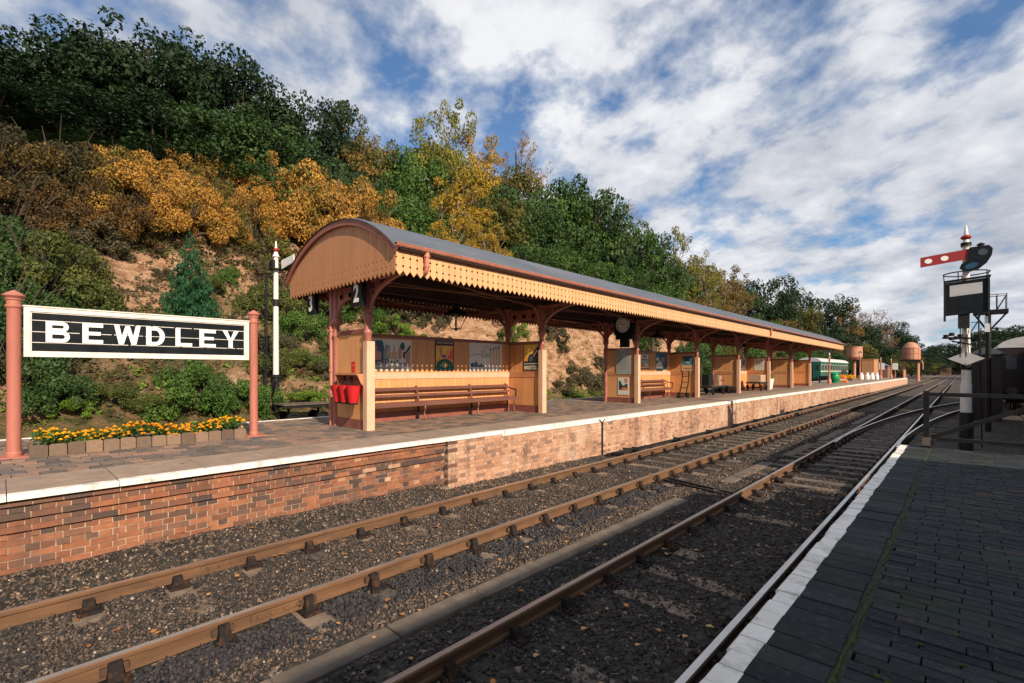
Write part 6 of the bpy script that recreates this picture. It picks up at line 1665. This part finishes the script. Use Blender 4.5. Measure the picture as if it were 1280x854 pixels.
for y in (-2, .5, 3, 5.2):
    m = M(); m.box(5.76, 5.8, y-.5, y+.5, 1.8, 3.3); f = part('window', m, 'white_paint', t)
    m = M(); m.box(5.74, 5.76, y-.42, y+.42, 1.88, 3.22); part('pane', m, 'glass_dark', f)

# ================================================================ VEGETATION
def crown_arrays(kind, seed):
    r = random.Random(seed)
    cl = []; rad = []; limbs = []
    if kind in ('broad', 'oak'):
        n = 46 if kind == 'broad' else 58
        lob = [(r.uniform(0, 6.28), r.uniform(-.1, .9), r.uniform(.75, 1.12)) for _ in range(9)]
        for _ in range(n):
            a = r.uniform(0, 6.28); u = r.uniform(-.75, 1); q = math.sqrt(1-u*u)
            k = max(.72, max(L*math.exp(-((math.cos(a-A)-1)**2*1.5+(u-U)**2*3)) for A, U, L in lob))
            rr = k*(r.uniform(.5, 1.0)**.45)
            p = (rr*q*math.cos(a), rr*q*math.sin(a), rr*u*.82); cl.append(p); s = r.uniform(.13, .25); rad.append((s, s, s*.7))
        for _ in range(10): cl.append((r.uniform(-.45, .45), r.uniform(-.45, .45), r.uniform(-.6, .5))); rad.append((.3, .3, .25))
        nl, size = (9500, .028) if kind == 'broad' else (10500, .027)
        limbs = r.sample(cl, 14)
    elif kind == 'loose':
        for _ in range(84):
            a = r.uniform(0, 6.28); u = r.uniform(-.9, 1); q = math.sqrt(1-u*u)*(.9 if u < 0 else .75)
            rr = r.uniform(.35, 1.05); p = (rr*q*math.cos(a), rr*q*math.sin(a), rr*u*1.1); cl.append(p); s = r.uniform(.08, .17); rad.append((s, s, s*.8))
        nl, size = 8200, .024; limbs = r.sample(cl, 34)
    elif kind == 'sparse':
        for _ in range(60):
            a = r.uniform(0, 6.28); u = r.uniform(-.8, 1); q = math.sqrt(1-u*u)
            rr = r.uniform(.5, 1.05); p = (rr*q*math.cos(a), rr*q*math.sin(a), rr*u); cl.append(p); s = r.uniform(.08, .16); rad.append((s, s, s))
        nl, size = 2300, .021; limbs = list(cl)
    elif kind == 'shrub':
        for _ in range(34):
            a = r.uniform(0, 6.28); u = r.uniform(-.15, 1); q = math.sqrt(max(0, 1-u*u))
            rr = r.uniform(.45, 1.0)**.5*r.uniform(.8, 1.08); p = (rr*q*math.cos(a), rr*q*math.sin(a), rr*u); cl.append(p); s = r.uniform(.16, .28); rad.append((s, s, s*.8))
        nl, size = (7000, .036) if not BIG[0] else (15000, .024); limbs = r.sample(cl, 8)
    elif kind == 'conifer':
        for i in range(17):
            h = i/16; R0 = (1-h)**.8*.95+.05; nb_ = max(3, int(9*(1-h))+2)
            for j in range(nb_):
                a = 2*math.pi*(j+r.uniform(-.3, .3))/nb_+i*1.1; k = r.uniform(.8, 1.1)
                for f in (.45, .8, 1.0):
                    cl.append((R0*k*f*math.cos(a), R0*k*f*math.sin(a), h-f*R0*.10+r.uniform(-.015, .015))); s = .16*(1-h)+.05; rad.append((s*1.1, s*1.1, s*.28))
        nl, size = 17000, .026
    return cl, rad, limbs, nl, size
SHAPES = {}; BIG = [0]
def shape(kind, var):
    BIG[0] = 1 if kind == 'shrub' and var >= 3 else 0
    key = (kind, var)
    if key in SHAPES: return SHAPES[key]
    sd = hash((len(kind), var, ord(kind[0]))) % 1000 if False else (ord(kind[0])*7+var*31)
    cl, rad, limbs, nl, size = crown_arrays(kind, sd)
    V, F, tt = foliage_np(cl, rad, nl, size, sd)
    crown = mesh_np('crown', V, F, ['leaf_dark'], tt)
    m = M(); r = random.Random(sd+5)
    # trunk reaches from z=-1.6 (ground, stretched per tree) to the crown centre; crown is unit sized about the origin
    if kind == 'conifer': m.tube([(0, 0, -.1), (0, 0, .98)], [.04, .008], 8)
    elif kind == 'shrub':
        for _ in range(26):
            a = r.uniform(0, 6.28); u = r.uniform(.2, 1); q = math.sqrt(1-u*u); k_ = r.uniform(.95, 1.22); m.tube([(q*math.cos(a)*.4, q*math.sin(a)*.4, u*.4), (q*math.cos(a)*k_+r.uniform(-.08, .08), q*math.sin(a)*k_, u*k_)], [.010, .003], 4)
        for L in limbs: m.tube([(L[0]*.1, L[1]*.1, -.15), (L[0]*.5, L[1]*.5, L[2]*.45), tuple(q*.95 for q in L)], [.03, .02, .008], 5)
    else:
        m.tube([(0, 0, -1.75), (.02, .01, -1.0), (.03, .02, -.6), (-.02, .03, -.1), (.02, 0, .45)], [.09, .075, .06, .05, .02], 9)
        for L in limbs:
            th = .6 if kind in ('sparse', 'loose') else 1
            q_ = math.hypot(L[0], L[1]); b = max(-.85, min(.42, L[2]-.25-.75*q_)); mid = (L[0]*.55+r.uniform(-.06, .06), L[1]*.55+r.uniform(-.06, .06), b+(L[2]-b)*.45)
            m.tube([(0, 0, b), mid, tuple(q*.97 for q in L)], [.032*th, .018*th, .005], 5)
            if kind in ('sparse', 'loose'):
                for _ in range(6):
                    f = r.uniform(.3, 1); st_ = tuple(mid[c]+(L[c]*.97-mid[c])*f for c in range(3))
                    e = (st_[0]+r.uniform(-.17, .17), st_[1]+r.uniform(-.17, .17), st_[2]+r.uniform(-.02, .22)); m.tube([st_, e], [.007, .002], 4)
    trunk = m.mesh('trunk', mats=('bark_pale' if kind in ('sparse', 'loose') else 'bark',))
    SHAPES[key] = (trunk, crown); return SHAPES[key]
COLN = dict(dark='dark green', deep='deep green', green='green', bush='fresh green', moss='mossy green', fir='blue green', olive='olive green', lime='yellow green', lime2='bright yellow green', yellow='golden yellow', orange='orange', ochre='dark ochre', rust='rusty brown', russet='thin russet', brown='brownish autumn', dull='dull grey green')
def zone(k, X, Y):
    if k == 'shrub':
        if X < -33: s = 'high on the slope'
        elif X < -26.5: s = 'halfway up the slope'
        else: s = 'by the slope foot'
        if Y < 9: s += ' behind the name board'
        elif Y < 22: s += ' behind the near canopy end'
        elif Y < 50: s += ' seen under the canopy'
        else: s += ' beyond the farther shelters'
        return s
    if X > 2: return 'on the skyline behind the dark coach'
    if Y > 220: return 'closing the far end of the line'
    if Y > 95: return 'behind the two water towers'
    if Y > 48: return 'above the far half of the canopy'
    if Y > 24: return 'above the middle of the canopy'
    if Y > 9: return 'above the arched canopy end'
    return 'on the hilltop above the name board'
KN = dict(broad='round tree', oak='spreading tree', loose='airy tree', sparse='nearly bare tree', shrub='shrub', conifer='conical fir tree')
ORD = ['leftmost', 'second from left', 'third from left', 'fourth from left', 'fifth from left', 'sixth from left', 'seventh from left', 'eighth from left', 'ninth from left', 'tenth from left', 'eleventh from left', 'twelfth from left', 'thirteenth from left', 'fourteenth from left', 'fifteenth from left', 'sixteenth from left']
def screen_x(X, Y):
    a = R(CAM_YAW); return (X*math.cos(a)+Y*math.sin(a))/(-X*math.sin(a)+Y*math.cos(a))
labs = {}
for i, (k, mt, X, Y, g, h, Rr) in enumerate(VEG):
    labs.setdefault((COLN[mt], KN[k], zone(k, X, Y)), []).append((screen_x(X, Y), i))
LAB = {}
for (c_, kn, z_), lst in labs.items():
    lst.sort()
    for q, (_, i) in enumerate(lst):
        if len(lst) == 1: LAB[i] = c_+' '+kn+' '+z_
        else: LAB[i] = (ORD[q]+' '+c_+' '+kn+' '+z_) if q < 16 else c_+' '+kn+' '+z_
for i, (k, mt, X, Y, g, h, Rr) in enumerate(VEG):
    if k in ('sparse', 'loose'): h += 1.4
    trunk, crown = shape(k, rng.randrange(3)+(3 if k == 'shrub' and Rr > 1.9 else 0) if k in ('broad', 'oak', 'shrub') else rng.randrange(2) if k != 'conifer' else 0)
    nm = {'shrub': 'shrub', 'conifer': 'fir_tree', 'sparse': 'bare_tree'}.get(k, 'tree')
    t = thing(nm, LAB[i], 'shrub' if k == 'shrub' else 'tree', (X, Y, g-.1), 'shrubs on the hillside' if k == 'shrub' else None if k == 'conifer' else 'trees on the hillside and along the line')
    a = rng.uniform(0, 6.28)
    if k == 'shrub': s = (Rr, Rr*rng.uniform(.85, 1.1), h*.85); zc = .1*h
    elif k == 'conifer': s = (Rr, Rr, h); zc = 0
    else:
        f = 1.12 if k in ('broad', 'oak') else 1.0
        rz = h*rng.uniform(.50, .56) if k in ('broad', 'oak') else max(min(Rr*1.1, h*.52), h/2.7)
        if k in ('broad', 'oak'): rz = min(rz, Rr*1.75)
        rz = max(rz, h/2.7)
        s = (Rr*f, Rr*f*rng.uniform(.9, 1.1), rz); zc = h-rz*(.84 if k in ('broad', 'oak') else .96)
    tr = link('trunk', trunk, t, (0, 0, zc)); cr = link('crown', crown, t, (0, 0, zc))
    tr.scale = cr.scale = s; tr.rotation_euler.z = cr.rotation_euler.z = a
    cr.material_slots[0].link = 'OBJECT'; cr.material_slots[0].material = MATS['leaf_'+mt]
# ground cover on the slope
def cover(name, n, x0, x1, y0, y1, size, mat, seed, test, zup=.05, hs=1.0):
    r = np.random.RandomState(seed); P = []
    while len(P) < n:
        x, y = r.uniform(x0, x1), r.uniform(y0, y1)
        h = hz(x, y)
        if h < -.1 and x < -21.8: continue
        if not test(x, y, r): continue
        P.append((x, y, h+zup*r.uniform(.3, 1.6)*hs))
    P = np.array(P); n = len(P)
    V, F, tt = foliage_np(P, np.full((n, 3), .22)*np.array([1, 1, .6]), n*9, size, seed)
    link(name, mesh_np(name, V, F, [mat], tt), kind='stuff')
def steep(x, y): return abs(hill(x-.5, y)-hill(x+.5, y))
cover('undergrowth', 4200, -36, -21.8, -4, 45, .085, 'leaf_moss', 21, lambda x, y, r: wob(x, y, .55, 3) > -.1 and steep(x, y) < 1.3)
cover('undergrowth', 3400, -36, -21.8, -4, 45, .085, 'leaf_dull', 22, lambda x, y, r: wob(x, y, .6, 6) > 0 and steep(x, y) < 2.0)
cover('undergrowth', 2200, -40, -24, -4, 40, .08, 'leaf_rust', 23, lambda x, y, r: wob(x, y, .5, 11) > .1 and steep(x, y) < 1.6)
cover('undergrowth', 900, -24.5, -21.3, -4, 60, .08, 'leaf_lime2', 24, lambda x, y, r: wob(x, y, .35, 13) > -.2, .03)
cover('undergrowth', 1800, -46, -33, -6, 26, .10, 'leaf_ochre', 25, lambda x, y, r: True, .3)
